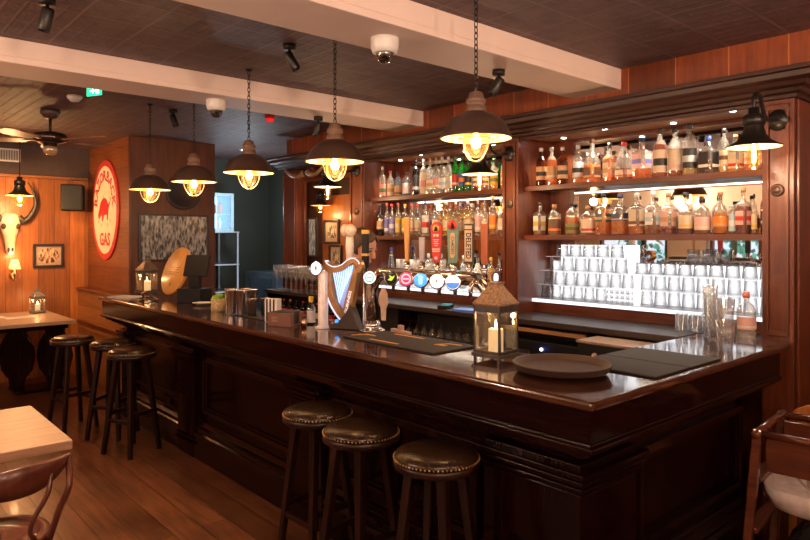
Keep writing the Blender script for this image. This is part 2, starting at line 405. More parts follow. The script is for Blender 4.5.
# fascia + mouldings, all mitred round the corner
def rectprof(d0,d1,z0,z1,r=.006): return [(-d1,z0),(-d0,z0),(-d0,z1),(-d1,z1)]
bp(MB().sweep(rectprof(.016,.06,.945,1.0635), pathL), 'fascia', ebony_x, .004)
prof = [(-.26,.82),(-.165,.82),(-.160,.832),(-.150,.838),(-.130,.842),(-.122,.856),(-.108,.862),(-.085,.865),(-.08,.878),(-.062,.884),(-.045,.888),(-.040,.904),(-.030,.908),(-.010,.912),(-.004,.926),(-.004,.932),(-.016,.938),(-.016,.944),(-.26,.944)]
bp(MB().sweep(prof, pathL), 'moulding', ebony_edge, .0015)
# carcass faces
body = MB()
body.box(XL+.22,XB-.20,YB+.205,YB+.24,.001,.84)          # front panel back
body.box(XL+.20,XL+.24,YB+.2045,YIN-.03,.001,.84)
body.box(XB-.24,XB-.20,YB+.241,3.70,.001,.84)
bp(body, 'front_panel', ebony_z)
def frame_rail(x0,x1,z0,z1,w,y0,y1):
    m = MB(); m.box(x0,x1,y0,y1,z0,z0+w); m.box(x0,x1,y0,y1,z1-w,z1); m.box(x0,x0+w,y0,y1,z0+w,z1-w); m.box(x1-w,x1,y0,y1,z0+w,z1-w); return m
pil = [(-6.30,-6.16),(-5.00,-4.72),(-3.336,-3.06),(-1.82,-1.36)]
for (a,b) in pil:
    m = MB(); y1 = YB+.2045
    y0 = YB+.135
    if b > -1.5: b = XB-.135
    m.box(a,b,y0,y1,.001,.815)
    for k,(e,z0,z1) in enumerate([(.012,.70,.712),(.022,.722,.738),(.034,.75,.768),(.048,.78,.80),(.012,.14,.152),(.02,.10,.115)]): m.box(a-e*.4,b+(e if b<-1.5 else e),y0-e,y1,z0,z1)
    if b > -1.5:
        m.box(b-.07,b,y1,2.46,.001,.815)
        for k,(e,z0,z1) in enumerate([(.012,.70,.712),(.022,.722,.738),(.034,.75,.768),(.048,.78,.80)]): m.box(b-.07,b+e,y1,2.46+e*.4,z0,z1)
    bp(m, 'pilaster', ebony_z, .003)
sk = MB(); sk.sweep([(-.24,.002),(-.14,.002),(-.14,.19),(-.155,.20),(-.155,.225),(-.18,.24),(-.19,.27),(-.24,.27)], pathL); bp(sk, 'plinth', ebony_edge, .003)
edges = [(-6.1,-5.06),(-4.66,-3.4),(-3.0,-1.9)]
for a,b in edges:
    m = MB()
    for (i,w,yo) in ((0,.03,.175),(.03,.014,.19)):
        m2 = frame_rail(a+i,b-i,.34+i,.765-i,w,YB+yo,YB+.206); m.add(m2.v,m2.f)
    bp(m, 'panel_moulding', ebony_edge, .004)
m = MB()
for (a,b) in ((2.56,3.62),):
    for (i,w,xo) in ((0,.03,.170),(.03,.014,.185)):
        y0,y1,z0,z1 = a+i,b-i,.34+i,.765-i; X0,X1 = XB-.2005,XB-xo
        m.box(X0,X1,y0,y1,z0,z0+w); m.box(X0,X1,y0,y1,z1-w,z1); m.box(X0,X1,y0,y0+w,z0+w,z1-w); m.box(X0,X1,y1-w,y1,z0+w,z1-w)
bp(m, 'panel_moulding', ebony_edge, .004)
# inner shelf carrying the taps' service side
bp(MB().box(XL+.25,XIN-.3,YB+.2405,YIN-.05,.45,.48), 'shelf', dark_counter)
# the worktop, one L-shaped slab with a rounded nose
top = MB()
poly = [(XL-.01,YB-.012),(XB+.012,YB-.012),(XB+.012,3.765),(XIN,3.765),(XIN,YIN),(XL-.01,YIN)]
top.prism(poly, 1.0645, BT)
top.build('worktop', bartop_m, bar, loc=(3.8,-2.2,0), bevel=.012, seg=3)

# ------------------------------------------------------------------ back bar
YC = 3.78; YM = 4.165
cab = thing('back_bar_cabinet', 'tall mahogany back bar with two shelved bays, a mirrored bay and a heavy cornice', 'back bar', (-3.7,4.0,0))
def cp(mb, name, mat, bevel=.003): return mb.build(name, mat, cab, loc=(3.7,-4.0,0), bevel=bevel)
posts = [(-1.352,-1.196),(-3.165,-3.014),(-5.069,-4.841),(-6.298,-6.02)]
for k,(a,b) in enumerate(posts):
    m = MB(); z0 = .001
    m.box(a,b,YC,4.22,z0,2.385)
    o = cp(m, 'post', mahog_z)
    fr = MB(); i = .022; w = .014; y0 = YC-.012
    lo = 1.13
    fr.box(a+i,a+i+w,y0,YC,lo,2.36); fr.box(b-i-w,b-i,y0,YC,lo,2.36); fr.box(a+i+w,b-i-w,y0,YC,lo,lo+.03); fr.box(a+i+w,b-i-w,y0,YC,2.33,2.36)
    fr.build('post_moulding', mahog_z, o, bevel=.004)
    if k < 3:
        ro = MB(); cx_ = (a+b)/2
        ro.lathe([(1e-4,0),(.03,0),(.034,.006),(.03,.014),(.024,.012),(.018,.018),(.008,.022),(1e-4,.022)], 20, 0, Matrix.Translation((cx_,YC-.0005,1.905)) @ Matrix.Rotation(PI/2,4,'X'))
        ro.build('rosette', bronze, o)
cp(MB().box(-1.1955,-1.180,YC+.03,4.22,.001,2.38), 'side_panel', mahog_z)
# cornice
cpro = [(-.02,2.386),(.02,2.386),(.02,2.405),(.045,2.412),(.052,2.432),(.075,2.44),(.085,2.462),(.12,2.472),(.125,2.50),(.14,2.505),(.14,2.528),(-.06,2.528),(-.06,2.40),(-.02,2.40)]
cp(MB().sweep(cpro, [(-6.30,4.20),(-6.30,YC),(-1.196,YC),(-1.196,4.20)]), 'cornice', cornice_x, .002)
# bays
bays = [(-3.014,-1.352),(-4.841,-3.165)]
for bi,(a,b) in enumerate(bays):
    e = .0006
    cp(MB().box(a+e,b-e,YC,YM+.05,2.386,2.40), 'bay_soffit', wood('soffit_wood',(.22,.12,.075),(.34,.20,.13),'x',.4), 0)
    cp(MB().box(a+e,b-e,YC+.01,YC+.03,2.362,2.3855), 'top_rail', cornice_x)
    cp(MB().box(a+e,b-e,YM+.012,4.22,1.13,2.3855), 'back_panel', mahog_z, 0)
    cp(MB().box(a+.22,b-.03,YM+.004,YM+.0115,1.19,2.36), 'mirror', mirror_m, 0)
    for z in (2.03,1.672):
        cp(MB().box(a+e,b-e,3.8645,YM+.003,z-.022,z).box(a+e,b-e,3.85,3.8645,z-.036,z), 'shelf', mahog_x, .002)
        cp(MB().box(a+.03,b-.03,3.880,3.895,z-.0255,z-.0225), 'shelf_light', emit('shelf_led',(1,.84,.66),22), 0)  # strip added under each shelf to brighten the bottles
    sp = MB()
    for k in range(4):
        x = a+(b-a)*(k+.5)/4
        for y in ((3.92,) if k%2 else (4.05,)): sp.cyl(.018,2.383,2.3859,14,0,Matrix.Translation((x,y,0)))
    sl = cp(sp, 'recessed_spot', spot_led, 0)
# low glass platform with light strip (both bays)
for bi,(a,b) in enumerate(bays):
    e=.0006
    cp(MB().box(a+e,b-e,3.95,YM+.003,1.175,1.204), 'glass_rack_platform', glassy('lit_acrylic',(.95,.97,1),.1,.5,frost=.5,frostcol=(.95,.96,1)), .002)
    cp(MB().box(a+e,b-e,3.944,3.9495,1.178,1.20), 'light_strip', emit('led_strip',(.9,.94,1),1.3) , 0)
    cp(MB().box(a+e,b-e,3.985,4.22,1.1015,1.1745), 'riser', mahog_x, 0)
cp(MB().box(-2.97,-1.36,YM-.012,YM+.0035,1.2045,1.475), 'light_panel', panel_glow, 0)  # glowing panel added behind the clear tumblers so they look lit
cp(MB().box(-2.90,-2.28,YM-.012,YM+.0035,1.4755,1.60), 'light_panel', panel_glow, 0)
cp(MB().box(-4.83,-3.18,YM-.006,YM+.0035,1.2045,1.36), 'light_panel', emit('led_dim',(.9,.95,1),2.0), 0)  # dimmer glow added behind the ledge bottles
# mirrored bay
a,b = -6.02,-5.069
YA = 3.90
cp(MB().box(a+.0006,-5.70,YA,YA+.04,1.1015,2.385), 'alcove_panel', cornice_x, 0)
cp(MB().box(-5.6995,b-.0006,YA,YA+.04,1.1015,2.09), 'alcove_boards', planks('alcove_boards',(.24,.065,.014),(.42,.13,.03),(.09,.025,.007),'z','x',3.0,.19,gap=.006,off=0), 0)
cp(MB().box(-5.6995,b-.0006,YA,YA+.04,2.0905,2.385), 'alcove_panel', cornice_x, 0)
m = MB(); 
m.box(a+.0006,a+.05,YC+.07,YC+.10,1.11,2.385); m.box(b-.05,b-.0006,YC+.07,YC+.10,1.11,2.385); m.box(a+.05,b-.05,YC+.07,YC+.10,2.25,2.385); m.box(a+.05,b-.05,YC+.07,YC+.10,1.11,1.15)
cp(m, 'alcove_frame', mahog_z, .006)

# back counter worktop and the cupboards below it
base = thing('back_counter', 'dark narrow counter with open shelves along the foot of the back bar', 'counter', (-4.0,3.7,0))
def kp(mb, name, mat, bevel=.002): return mb.build(name, mat, base, loc=(4.0,-3.7,0), bevel=bevel)
kp(MB().box(-6.28,-1.70,3.54,3.7795,1.062,1.10).box(-3.0135,-1.3525,3.7797,3.9845,1.062,1.10).box(-4.8405,-3.1655,3.7797,3.9845,1.062,1.10).box(-6.0195,-5.0695,3.7797,3.8995,1.062,1.10), 'worktop', dark_counter, .004)
kp(MB().box(-6.28,-1.75,3.755,3.775,.001,1.06), 'back_panel', pbr('under_bar_black',(.012,.008,.007),.6), 0)
for x in (-6.27,-5.0,-4.1,-3.05,-2.3,-1.78):
    kp(MB().box(x,x+.03,3.56,3.7545,.001,1.06), 'divider', ebony_z)
for (x0,x1) in ((-6.239,-5.001),(-4.969,-4.101),(-4.069,-3.051)):
    kp(MB().box(x0,x1,3.56,3.7545,.80,.82), 'shelf', ebony_x)
kp(MB().box(-3.02,-2.301,3.545,3.57,1.015,1.04), 'rail', wood('rail_wood',(.30,.14,.06),(.45,.24,.11),'x',.35))
kp(MB().box(-3.02,-2.301,3.57,3.7545,.70,.715), 'shelf', ebony_x)
# ------------------------------------------------------------------ bottles
ORD = ['first','second','third','fourth','fifth','sixth','seventh','eighth','ninth','tenth','eleventh','twelfth','thirteenth','fourteenth','fifteenth','sixteenth','seventeenth']
GL = {'clear':bottle_glass, 'green':glassy('green_glass',(.10,.50,.14),.05,.5,frost=.25,frostcol=(.04,.30,.06)), 'dark':glassy('dark_glass',(.10,.05,.03),.06,.5,frost=.4,frostcol=(.02,.012,.01)),
      'brown':glassy('brown_glass',(.45,.18,.06),.05,.5,frost=.2,frostcol=(.2,.07,.02)), 'gold':glassy('gold_glass',(.95,.85,.55),.05,.5,frost=.1,frostcol=(.8,.65,.35)), 'grey':glassy('grey_glass',(.55,.58,.62),.06,.5,frost=.25,frostcol=(.3,.32,.36))}
LQ = {'amber':liquid('amber_spirit',(.88,.33,.02),.4), 'deep':liquid('deep_amber_spirit',(.56,.15,.010),.42), 'gold':liquid('gold_spirit',(.90,.52,.14),.35), 'orange':liquid('orange_spirit',(.98,.40,.015),.4),
      'red':liquid('red_spirit',(.40,.03,.02)), 'pale':liquid('pale_spirit',(.85,.70,.40),.3), 'clear':None, 'blk':liquid('dark_spirit',(.05,.02,.015),.7)}
COLS = {'cream':(.72,.58,.40),'white':(.80,.76,.70),'tan':(.55,.32,.14),'black':(.02,.018,.018),'red':(.60,.04,.03),'orange':(.75,.22,.03),'yellow':(.75,.48,.05),'blue':(.05,.10,.40),'violet':(.22,.20,.55),'pink':(.70,.28,.24),
        'green':(.06,.20,.06),'olive':(.20,.20,.04),'navy':(.02,.035,.10),'silver':(.55,.55,.56),'cork':(.42,.22,.10),'brown':(.14,.06,.03),'teal':(.05,.25,.25),'pale blue':(.45,.60,.68),'rose':(.75,.45,.40),'dgreen':(.03,.07,.04)}
def cm(c): return pbr('tint_'+c.replace(' ','_'), COLS[c], .45, var=.06)
def shape(kind, H, R):
    """outline (r,z) up to the mouth, neck radius, end-of-body z, section exponent"""
    if kind == 'std':   p = [(.0,0),(.96,0),(1,.015),(1,.60),(.93,.66),(.70,.715),(.40,.765),(.33,.80),(.33,.97)]; sq=2
    elif kind == 'tall':  p = [(.0,0),(.96,0),(1,.012),(1,.66),(.90,.71),(.52,.76),(.36,.80),(.33,.97)]; sq=2
    elif kind == 'square': p = [(.0,0),(.97,0),(1,.015),(1,.62),(.94,.66),(.55,.70),(.34,.735),(.30,.78),(.30,.97)]; sq=6
    elif kind == 'squat':  p = [(.0,0),(.95,0),(1,.02),(1,.58),(.95,.66),(.72,.74),(.36,.80),(.30,.84),(.30,.97)]; sq=2
    elif kind == 'squatsq': p = [(.0,0),(.96,0),(1,.02),(1,.56),(.93,.63),(.55,.68),(.30,.72),(.28,.97)]; sq=5
    elif kind == 'bell':   p = [(.0,0),(.97,0),(1,.02),(1,.28),(.96,.36),(.80,.52),(.55,.68),(.34,.80),(.28,.86),(.28,.97)]; sq=3
    elif kind == 'deca':   p = [(.0,0),(.97,0),(1,.02),(1,.40),(.90,.50),(.62,.60),(.32,.68),(.25,.72),(.25,.97)]; sq=4
    elif kind == 'round':  p = [(.0,0),(.80,0),(.95,.05),(1,.22),(.98,.40),(.84,.54),(.55,.63),(.30,.70),(.26,.97)]; sq=2
    elif kind == 'jar':    p = [(.0,0),(.97,0),(1,.02),(1,.78),(.92,.84),(.62,.87),(.60,.97)]; sq=2
    return [(max(1e-5,r*R), z*H) for r,z in p], sq
def bottle(loc, H, W, kind, glass, liq, fill, lab, acc, lz, cap, label, group, rnd, stopper=None):
    R = W/2
    prof, sq = shape(kind, H, R)
    t = thing('bottle', label, 'bottle', loc, 0, group)
    n = 20
    rot = Matrix.Rotation(-.75 if sq < 2.5 else -.25,4,'Z')
    if sq > 2.5: prof = [(r*1.0,z) for r,z in prof]
    MB().lathe(prof, n, 0, rot, sq).build('glass', GL[glass], t)
    if liq and LQ[liq]:
        zf = fill*H; lp = []
        for i,(r,z) in enumerate(prof):
            if z <= zf: lp.append((max(1e-5,r*.93), max(z,.006)))
            else:
                r0,z0 = prof[i-1]; q = (zf-z0)/(z-z0); lp.append(((r0+(r-r0)*q)*.93, zf)); break
        lp.append((1e-5, lp[-1][1])); 
        MB().lathe(lp, n, 0, rot, sq).build('liquid', LQ[liq], t)
    if lab:
        a,b = lz; mb = MB(); aim = -PI/2+.75   # the printed side faces the room
        z0,z1 = a*H,b*H; q = (z1-z0)
        zs = [z0, z0+q*.30, z0+q*.62, z1]; mis = [0,1,0]
        if rnd.random() < .4: zs = [z0, z0+q*.12, z0+q*.30, z1]; mis=[0,1,0]
        def rad(z):
            for (r0,a0),(r1,a1) in zip(prof,prof[1:]):
                if a0 <= z <= a1 and a1 > a0: return r0+(r1-r0)*(z-a0)/(a1-a0)
            return R
        if sq < 2.5: mb.lathe([(rad(z)*1.012+.0004,z) for z in zs], 14, 0, None, 2, aim-1.45, aim+1.45, True, mis)
        else:
            mb.lathe([(rad(z)*1.008+.0004,z) for z in zs], 24, 0, rot, sq, -PI/2-.62+.0, -PI/2+.62, True, mis)
            mb.lathe([(rad(z)*1.008+.0004,z) for z in zs], 24, 0, rot, sq, -.5, .5, True, mis)
        tag(mb.build('label', [cm(lab), cm(acc or lab)], t), '%s bottle label'%lab)
    if cap:
        rc = prof[-1][0]*1.22
        if stopper == 'ball': MB().sph(rc*1.9, (0,0,H*.97+rc*1.6), 14, 10).build('stopper', GL['clear'], t)
        else:
            hc = .10*H if kind not in ('squat','squatsq') else .13*H
            MB().lathe([(1e-5,H-hc),(rc,H-hc),(rc*1.05,H-hc*.5),(rc,H-.001),(1e-5,H)], 14).build('cap', cm(cap), t)
    return t
def shelf_row(items, y, z, shelf, group, seed, dy=0):
    rnd = random.Random(seed)
    for i,it in enumerate(items):
        x,H,W,kind,glass,liq,fill,lab,acc,lz,cap,desc = it[:12]
        st = it[12] if len(it) > 12 else None
        lb = '%s, %s %s'%(desc, ORD[i], shelf)
        yy = y + (rnd.uniform(-.006,.006) if dy == 0 else (dy if i%2 else 0))
        bottle((x,yy,z+.0006), H, W*.97, kind, glass, liq, fill, lab, acc, lz, cap, lb, group, rnd, st)
G1='whiskeys on the tumbler bay top shelf'; G2='whiskeys on the tumbler bay lower shelf'; G3='spirits on the tap bay top shelf'; G4='spirits on the tap bay lower shelf'
RU = [
(-2.915,.283,.076,'std','brown','deep',.66,'tan','black',(.16,.50),'silver','dark whiskey with tan round label'),
(-2.828,.281,.075,'std','clear','amber',.66,'tan','cream',(.16,.50),'silver','amber whiskey with tan round label'),
(-2.732,.271,.074,'std','brown','deep',.66,'tan','black',(.16,.50),'silver','brown whiskey with tan round label'),
(-2.605,.272,.080,'std','clear','gold',.20,'silver','black',(.16,.55),'silver','clear bottle with grey label'),
(-2.489,.300,.106,'deca','clear','amber',.40,'brown','tan',(.08,.34),'brown','sloping decanter half full of amber'),
(-2.361,.260,.079,'squatsq','clear','amber',.60,'cream','tan',(.10,.48),'black','amber whiskey with black neck'),
(-2.253,.254,.112,'bell','clear','deep',.30,'cream','red',(.08,.26),'red','bell-shaped red-capped clear bottle'),
(-2.126,.266,.106,'square','clear','amber',.24,'rose','violet',(.26,.60),'navy','square clear bottle with pink label'),
(-2.003,.308,.088,'std','clear','deep',.68,'cream','black',(.10,.56),'black','dark whiskey with banded cream label'),
(-1.911,.305,.081,'std','clear','deep',.56,'cream','rose',(.12,.54),'black','amber whiskey with plain cream label'),
(-1.815,.315,.085,'tall','clear','pale',.15,'black','silver',(.14,.52),'black','clear bottle with black label'),
(-1.705,.230,.101,'squatsq','clear','blk',.60,'black','white',(.12,.55),'blue','dark blue-capped squat bottle'),
(-1.612,.262,.056,'tall','clear','pale',.3,'cream','brown',(.2,.5),'black','slim tall clear bottle'),
(-1.545,.215,.072,'square','clear','gold',.3,'cream','red',(.10,.52),'cork','cream and red labelled bottle'),
(-1.470,.20,.066,'std','clear','amber',.55,'cream','tan',(.2,.5),'black','small amber bottle'),
(-1.396,.19,.062,'std','clear','deep',.55,'tan','cream',(.2,.5),'black','small dark bottle')]
RL = [
(-2.936,.241,.081,'square','clear','gold',.18,'white','yellow',(.14,.58),'black','white labelled whiskey'),
(-2.798,.221,.094,'squat','clear','orange',.58,'brown','orange',(.08,.52),'cork','orange spirit with brown label'),
(-2.656,.233,.099,'squat','clear','orange',.60,'olive','brown',(.06,.34),'black','orange spirit with olive label'),
(-2.526,.200,.097,'squat','clear','amber',.62,'cream','red',(.08,.54),'cork','squat amber flask with picture label'),
(-2.406,.283,.091,'square','clear','orange',.60,'dgreen','tan',(.30,.50),'black','square amber whiskey with dark green label'),
(-2.280,.266,.099,'square','clear','orange',.36,'navy','tan',(.34,.54),'navy','square whiskey with navy label'),
(-2.161,.272,.088,'square','clear','amber',.20,'cream','brown',(.20,.60),'silver','tall bottle with cream label and amber dregs'),
(-2.051,.280,.089,'squatsq','clear','deep',.13,'white','pale blue',(.22,.50),'white','nearly empty square decanter'),
(-1.952,.260,.084,'square','clear','red',.16,'rose','tan',(.20,.54),'cork','cork-topped bottle with blush label'),
(-1.838,.260,.095,'squat','clear','red',.42,'cream','yellow',(.14,.44),'black','dark red spirit with cream label'),
(-1.738,.216,.096,'squat','clear','deep',.30,'rose','cream',(.12,.48),'black','black-capped squat bottle'),
(-1.634,.249,.094,'round','clear','orange',.50,'orange','tan',(.18,.42),'cork','round copper-coloured whiskey'),
(-1.568,.170,.040,'jar','clear','clear',0,'pale blue','white',(.1,.7),'silver','small pale blue labelled bottle'),
(-1.506,.266,.072,'square','clear','red',.60,'rose','red',(.2,.5),'cork','square red-amber whiskey'),
(-1.446,.229,.034,'tall','clear','pale',.5,'cream','yellow',(.12,.5),'black','very slim cream bottle'),
(-1.390,.255,.045,'tall','dark','blk',.5,'black','silver',(.2,.5),'black','slim dark bottle')]
LU = [
(-4.747,.296,.063,'std','clear','clear',0,'pink','green',(.06,.44),'silver','clear bottle with pink and green label'),
(-4.634,.249,.065,'std','clear','pale',.3,'cream','tan',(.06,.50),'red','red-capped cream bottle'),
(-4.529,.229,.069,'squat','grey','clear',0,'tan','brown',(.06,.44),'black','grey squat bottle with tan label'),
(-4.401,.219,.082,'squat','grey','clear',0,'silver','rose',(.10,.54),'black','wide grey bottle with silver label'),
(-4.281,.326,.062,'tall','dark','blk',.5,'black','silver',(.10,.56),'black','tall black bottle'),
(-4.186,.317,.062,'tall','clear','pale',.2,'cream','pink',(.05,.62),'silver','tall clear bottle with long cream label'),
(-4.107,.319,.061,'std','clear','clear',0,'cream','tan',(.14,.40),'cork','clear bottle with buff label'),
(-4.026,.320,.060,'std','clear','clear',0,'pink','cream',(.16,.42),'cork','clear bottle with salmon label'),
(-3.952,.316,.060,'std','clear','clear',0,'white','pale blue',(.14,.42),'silver','clear bottle with white label'),
(-3.877,.309,.059,'std','clear','clear',0,'cream','silver',(.14,.46),'silver','clear bottle with stone label'),
(-3.798,.301,.059,'tall','green','clear',0,'red','white',(.18,.50),'green','green bottle with red label'),
(-3.720,.294,.058,'tall','green','clear',0,'blue','orange',(.18,.54),'green','green bottle with blue label'),
(-3.646,.277,.057,'tall','green','clear',0,'black','yellow',(.16,.50),'green','green bottle with black and yellow label'),
(-3.562,.212,.057,'std','brown','deep',.6,'cream','brown',(.2,.5),'black','small brown bottle'),
(-3.474,.200,.064,'std','clear','deep',.7,'tan','brown',(.2,.5),'black','small dark red bottle'),
(-3.375,.250,.060,'std','clear','gold',.6,'yellow','olive',(.15,.5),'dgreen','yellow-green bottle'),
(-3.262,.262,.064,'std','clear','orange',.6,'orange','cream',(.15,.45),'cork','bright orange bottle')]
LL = [
(-4.780,.303,.067,'std','dark','blk',.6,'tan','cream',(.20,.46),'black','black bottle with tan label'),
(-4.680,.307,.056,'std','clear','clear',0,'violet','white',(.10,.54),'red','red-capped bottle with violet label'),
(-4.606,.295,.056,'std','clear','clear',0,'violet','white',(.10,.54),'red','second violet labelled red-capped bottle'),
(-4.530,.302,.055,'std','clear','pale',.4,'yellow','cream',(.10,.54),'red','red-capped bottle with yellow label'),
(-4.433,.288,.064,'std','clear','gold',.4,'yellow','white',(.10,.54),'orange','orange-capped bottle with yellow label'),
(-4.336,.284,.054,'std','clear','pale',.4,'cream','pink',(.14,.50),'red','red-capped pale bottle'),
(-4.259,.282,.053,'std','clear','clear',0,'cream','tan',(.14,.50),'red','red-capped clear bottle'),
(-4.156,.295,.061,'std','clear','clear',0,'white','red',(.08,.60),'blue','red-striped bottle with blue cap'),
(-4.032,.290,.069,'std','clear','pale',.5,'cream','white',(.14,.46),'white','white-capped pale bottle'),
(-3.904,.293,.068,'std','gold','pale',.6,'cream','yellow',(.14,.44),'silver','pale gold bottle'),
(-3.787,.288,.067,'round','gold','pale',.5,'cream','white',(.16,.40),'white','round pale gold bottle'),
(-3.653,.291,.074,'squat','gold','pale',.6,'cream','tan',(.16,.44),'silver','wide gold-glass bottle'),
(-3.545,.294,.048,'tall','clear','clear',0,'rose','white',(.10,.55),'silver','slim blush bottle'),
(-3.474,.275,.056,'std','clear','pale',.2,'cream','silver',(.14,.44),'silver','clear ball-stoppered bottle','ball'),
(-3.384,.310,.063,'std','clear','gold',.5,'orange','yellow',(.16,.52),'orange','orange-necked bottle with orange label'),
(-3.300,.284,.052,'std','clear','clear',0,'cream','white',(.14,.46),'silver','plain clear bottle')]
shelf_row(RU, 3.93, 2.03, "from middle post, tumbler bay top shelf", G1, 1)
shelf_row(RL, 3.93, 1.672, "from middle post, tumbler bay lower shelf", G2, 2)
shelf_row(LU, 3.93, 2.03, "from alcove end, tap bay top shelf", G3, 3)
shelf_row(LL, 3.93, 1.672, "from alcove end, tap bay lower shelf", G4, 4)
# second rank seen through the gaps
BK = [(-2.45,.25,.055,'tall','clear','pale',.3,'cream','rose',(.2,.5),'black','slim clear bottle'),(-2.19,.24,.06,'std','clear','red',.4,'red','cream',(.2,.5),'red','red bottle'),
      (-1.955,.30,.066,'std','clear','deep',.5,'tan','cream',(.2,.5),'black','dark-capped bottle'),(-1.862,.29,.062,'std','brown','deep',.5,'black','tan',(.2,.5),'black','brown bottle'),(-1.66,.27,.066,'std','clear','pale',.2,'cream','white',(.2,.5),'silver','silver-capped clear bottle')]
shelf_row(BK, 4.055, 2.03, "in rear rank, tumbler bay top shelf", 'second rank of bottles on the tumbler bay top shelf', 5)
BK2 = [(-4.10,.27,.06,'std','gold','pale',.5,'white','cream',(.15,.45),'white','white-capped gold bottle'),(-3.97,.28,.06,'std','clear','pale',.5,'cream','white',(.15,.45),'cork','corked pale bottle'),(-3.845,.28,.06,'std','gold','pale',.5,'rose','cream',(.15,.45),'silver','blush labelled gold bottle'),(-3.72,.27,.06,'std','clear','pale',.5,'cream','white',(.15,.45),'white','pale white-capped bottle'),(-3.60,.27,.06,'std','gold','gold',.5,'yellow','cream',(.15,.45),'orange','yellow bottle')]
shelf_row(BK2, 4.05, 1.672, "in rear rank, tap bay lower shelf", 'second rank of bottles on the tap bay lower shelf', 6)
# bottles on the lit ledge of the left bay, seen over the taps
LB = [(-4.735,.36,.092,'bell','grey','clear',0,'white','blue',(.04,.80),'blue','white and blue ceramic decanter'),(-4.58,.145,.065,'jar','clear','clear',0,'white','cream',(.06,.78),'white','white labelled jar bottle'),
(-4.47,.145,.07,'jar','clear','clear',0,'white','black',(.06,.78),'white','white jar bottle with black mark'),(-4.36,.148,.07,'std','clear','clear',0,'white','silver',(.06,.72),'silver','clear bottle with white label'),
(-4.22,.31,.078,'squat','clear','clear',0,'white','black',(.06,.72),'white','stout white bottle with black mark'),(-4.06,.31,.076,'squat','clear','clear',0,'cream','black',(.06,.72),'silver','stout cream labelled bottle'),
(-3.915,.31,.066,'std','green','clear',0,'white','green',(.06,.70),'silver','green bottle with white label'),(-3.79,.30,.066,'std','clear','clear',0,'pale blue','white',(.06,.70),'white','pale blue labelled bottle'),
(-3.635,.32,.09,'round','clear','clear',0,'white','brown',(.04,.75),'brown','round white ornate bottle'),(-3.49,.29,.064,'std','clear','gold',.6,'yellow','orange',(.06,.70),'yellow','yellow liqueur bottle'),(-3.385,.28,.055,'std','brown','deep',.6,'tan','cream',(.06,.70),'black','small brown bottle'),(-3.27,.28,.055,'std','clear','gold',.6,'orange','cream',(.06,.70),'cork','small orange bottle')]
shelf_row(LB, 4.03, 1.2046, "from alcove end, lit ledge behind taps", 'bottles on the lit ledge behind the taps', 7)

t = thing('display_riser', 'small clear acrylic riser on the lit ledge behind the honey wood tap handle', 'riser', (-4.47,4.03,1.2046))
MB().box(-.20,.20,-.06,.06,.152,.158).build('sheet', glassy('riser_acrylic',(.96,.98,1),.08,.5,frost=.35,frostcol=(.9,.93,1)), t)
for k in (-1,1): MB().box(k*.185-.003,k*.185+.003,-.055,.055,0,.1517).build('side', glassy('riser_acrylic'), t)
me_ = MB().lathe([(1e-5,0),(.030,0),(.034,.09),(.031,.09),(.028,.006),(1e-5,.006)],18).mesh('cup')
for k in range(4):
    o = link('cup', me_, white_plastic); o.location = (-4.62+k*.098,4.03,1.3632); tag(o, '%s white cup from the alcove end on the clear riser behind the taps'%ORD[k], 'cup', 'white cups on the riser')
# ------------------------------------------------------------------ glasses
def tumbler_mesh(R, H, up=False, taper=.86, th=.004):
    mb = MB()
    if up: out = [(1e-5,0),(R*taper,0),(R,H),(R-th*.6,H),(R*taper-th,.010),(1e-5,.010)]
    else:  out = [(1e-5,H),(R*taper,H),(R,0),(R-th*.6,0),(R*taper-th,H-.010),(1e-5,H-.010)]
    mb.lathe(out, 16); return mb.mesh('tumbler')
def glass_row(n, x0, x1, y, z, R, H, label, group, name='tumbler', mesh=None, mat=None):
    me = mesh or tumbler_mesh(R,H); first=None
    for i in range(n):
        x = x0+(x1-x0)*(i/(n-1) if n > 1 else .5)
        if first is None: first = o = link(name, me, mat or clear2)
        else: o = first.copy(); COL.objects.link(o)
        o.location = (x,y,z); tag(o, label, 'glass', group)
pint_m = glassy('pint_glass_clear',(.96,.97,.98),.07,.6,frost=.15,frostcol=(.95,.95,.97))
rack = thing('glass_rack', 'clear acrylic sheets between tiers of upturned glasses in the white lit bay', 'rack', (-2.2,4.05,1.205))
acr = glassy('acrylic_sheet',(.96,.98,1),.08,.5,frost=.35,frostcol=(.9,.93,1))
for (x0,x1,z) in ((-2.985,-2.44,1.305),(-2.96,-2.235,1.409),(-2.90,-2.29,1.513),(-2.19,-1.362,1.309),(-2.23,-1.362,1.4095)):
    MB().box(x0+2.2,x1+2.2,-.085,.085,z-1.205,z+.004-1.205).build('sheet', acr, rack)
ZT = 1.2046
glass_row(6,-2.945,-2.485,4.03,ZT,.040,.0995,'upturned clear tumbler in the bottom tier of the tall stepped stack nearest the middle post','left bottom tier of tumblers')
glass_row(8,-2.915,-2.28,4.03,1.3095,.042,.0985,'upturned clear tumbler in the second tier of the tall stepped stack nearest the middle post','left second tier of tumblers')
glass_row(6,-2.86,-2.33,4.03,1.4135,.046,.0985,'upturned wide tumbler in the third tier of the tall stepped stack nearest the middle post','left third tier of tumblers')
glass_row(5,-2.80,-2.36,4.03,1.5175,.047,.085,'upturned tumbler in the topmost tier of the tall stepped stack by the middle post','left top tier of tumblers')
for k in range(3):
    glass_row(5,-2.405,-2.245,4.0,ZT+k*.0345,.019,.0335,'tiny shot glass in the %s layer of the shot glass stack'%['bottom','middle','top'][k],'%s layer of shot glasses'%['bottom','middle','top'][k],'shot_glass')
glass_row(9,-2.145,-1.41,4.03,ZT,.042,.1035,'upturned tumbler in the bottom tier of the long low stack beside the shot glasses','right bottom tier of tumblers')
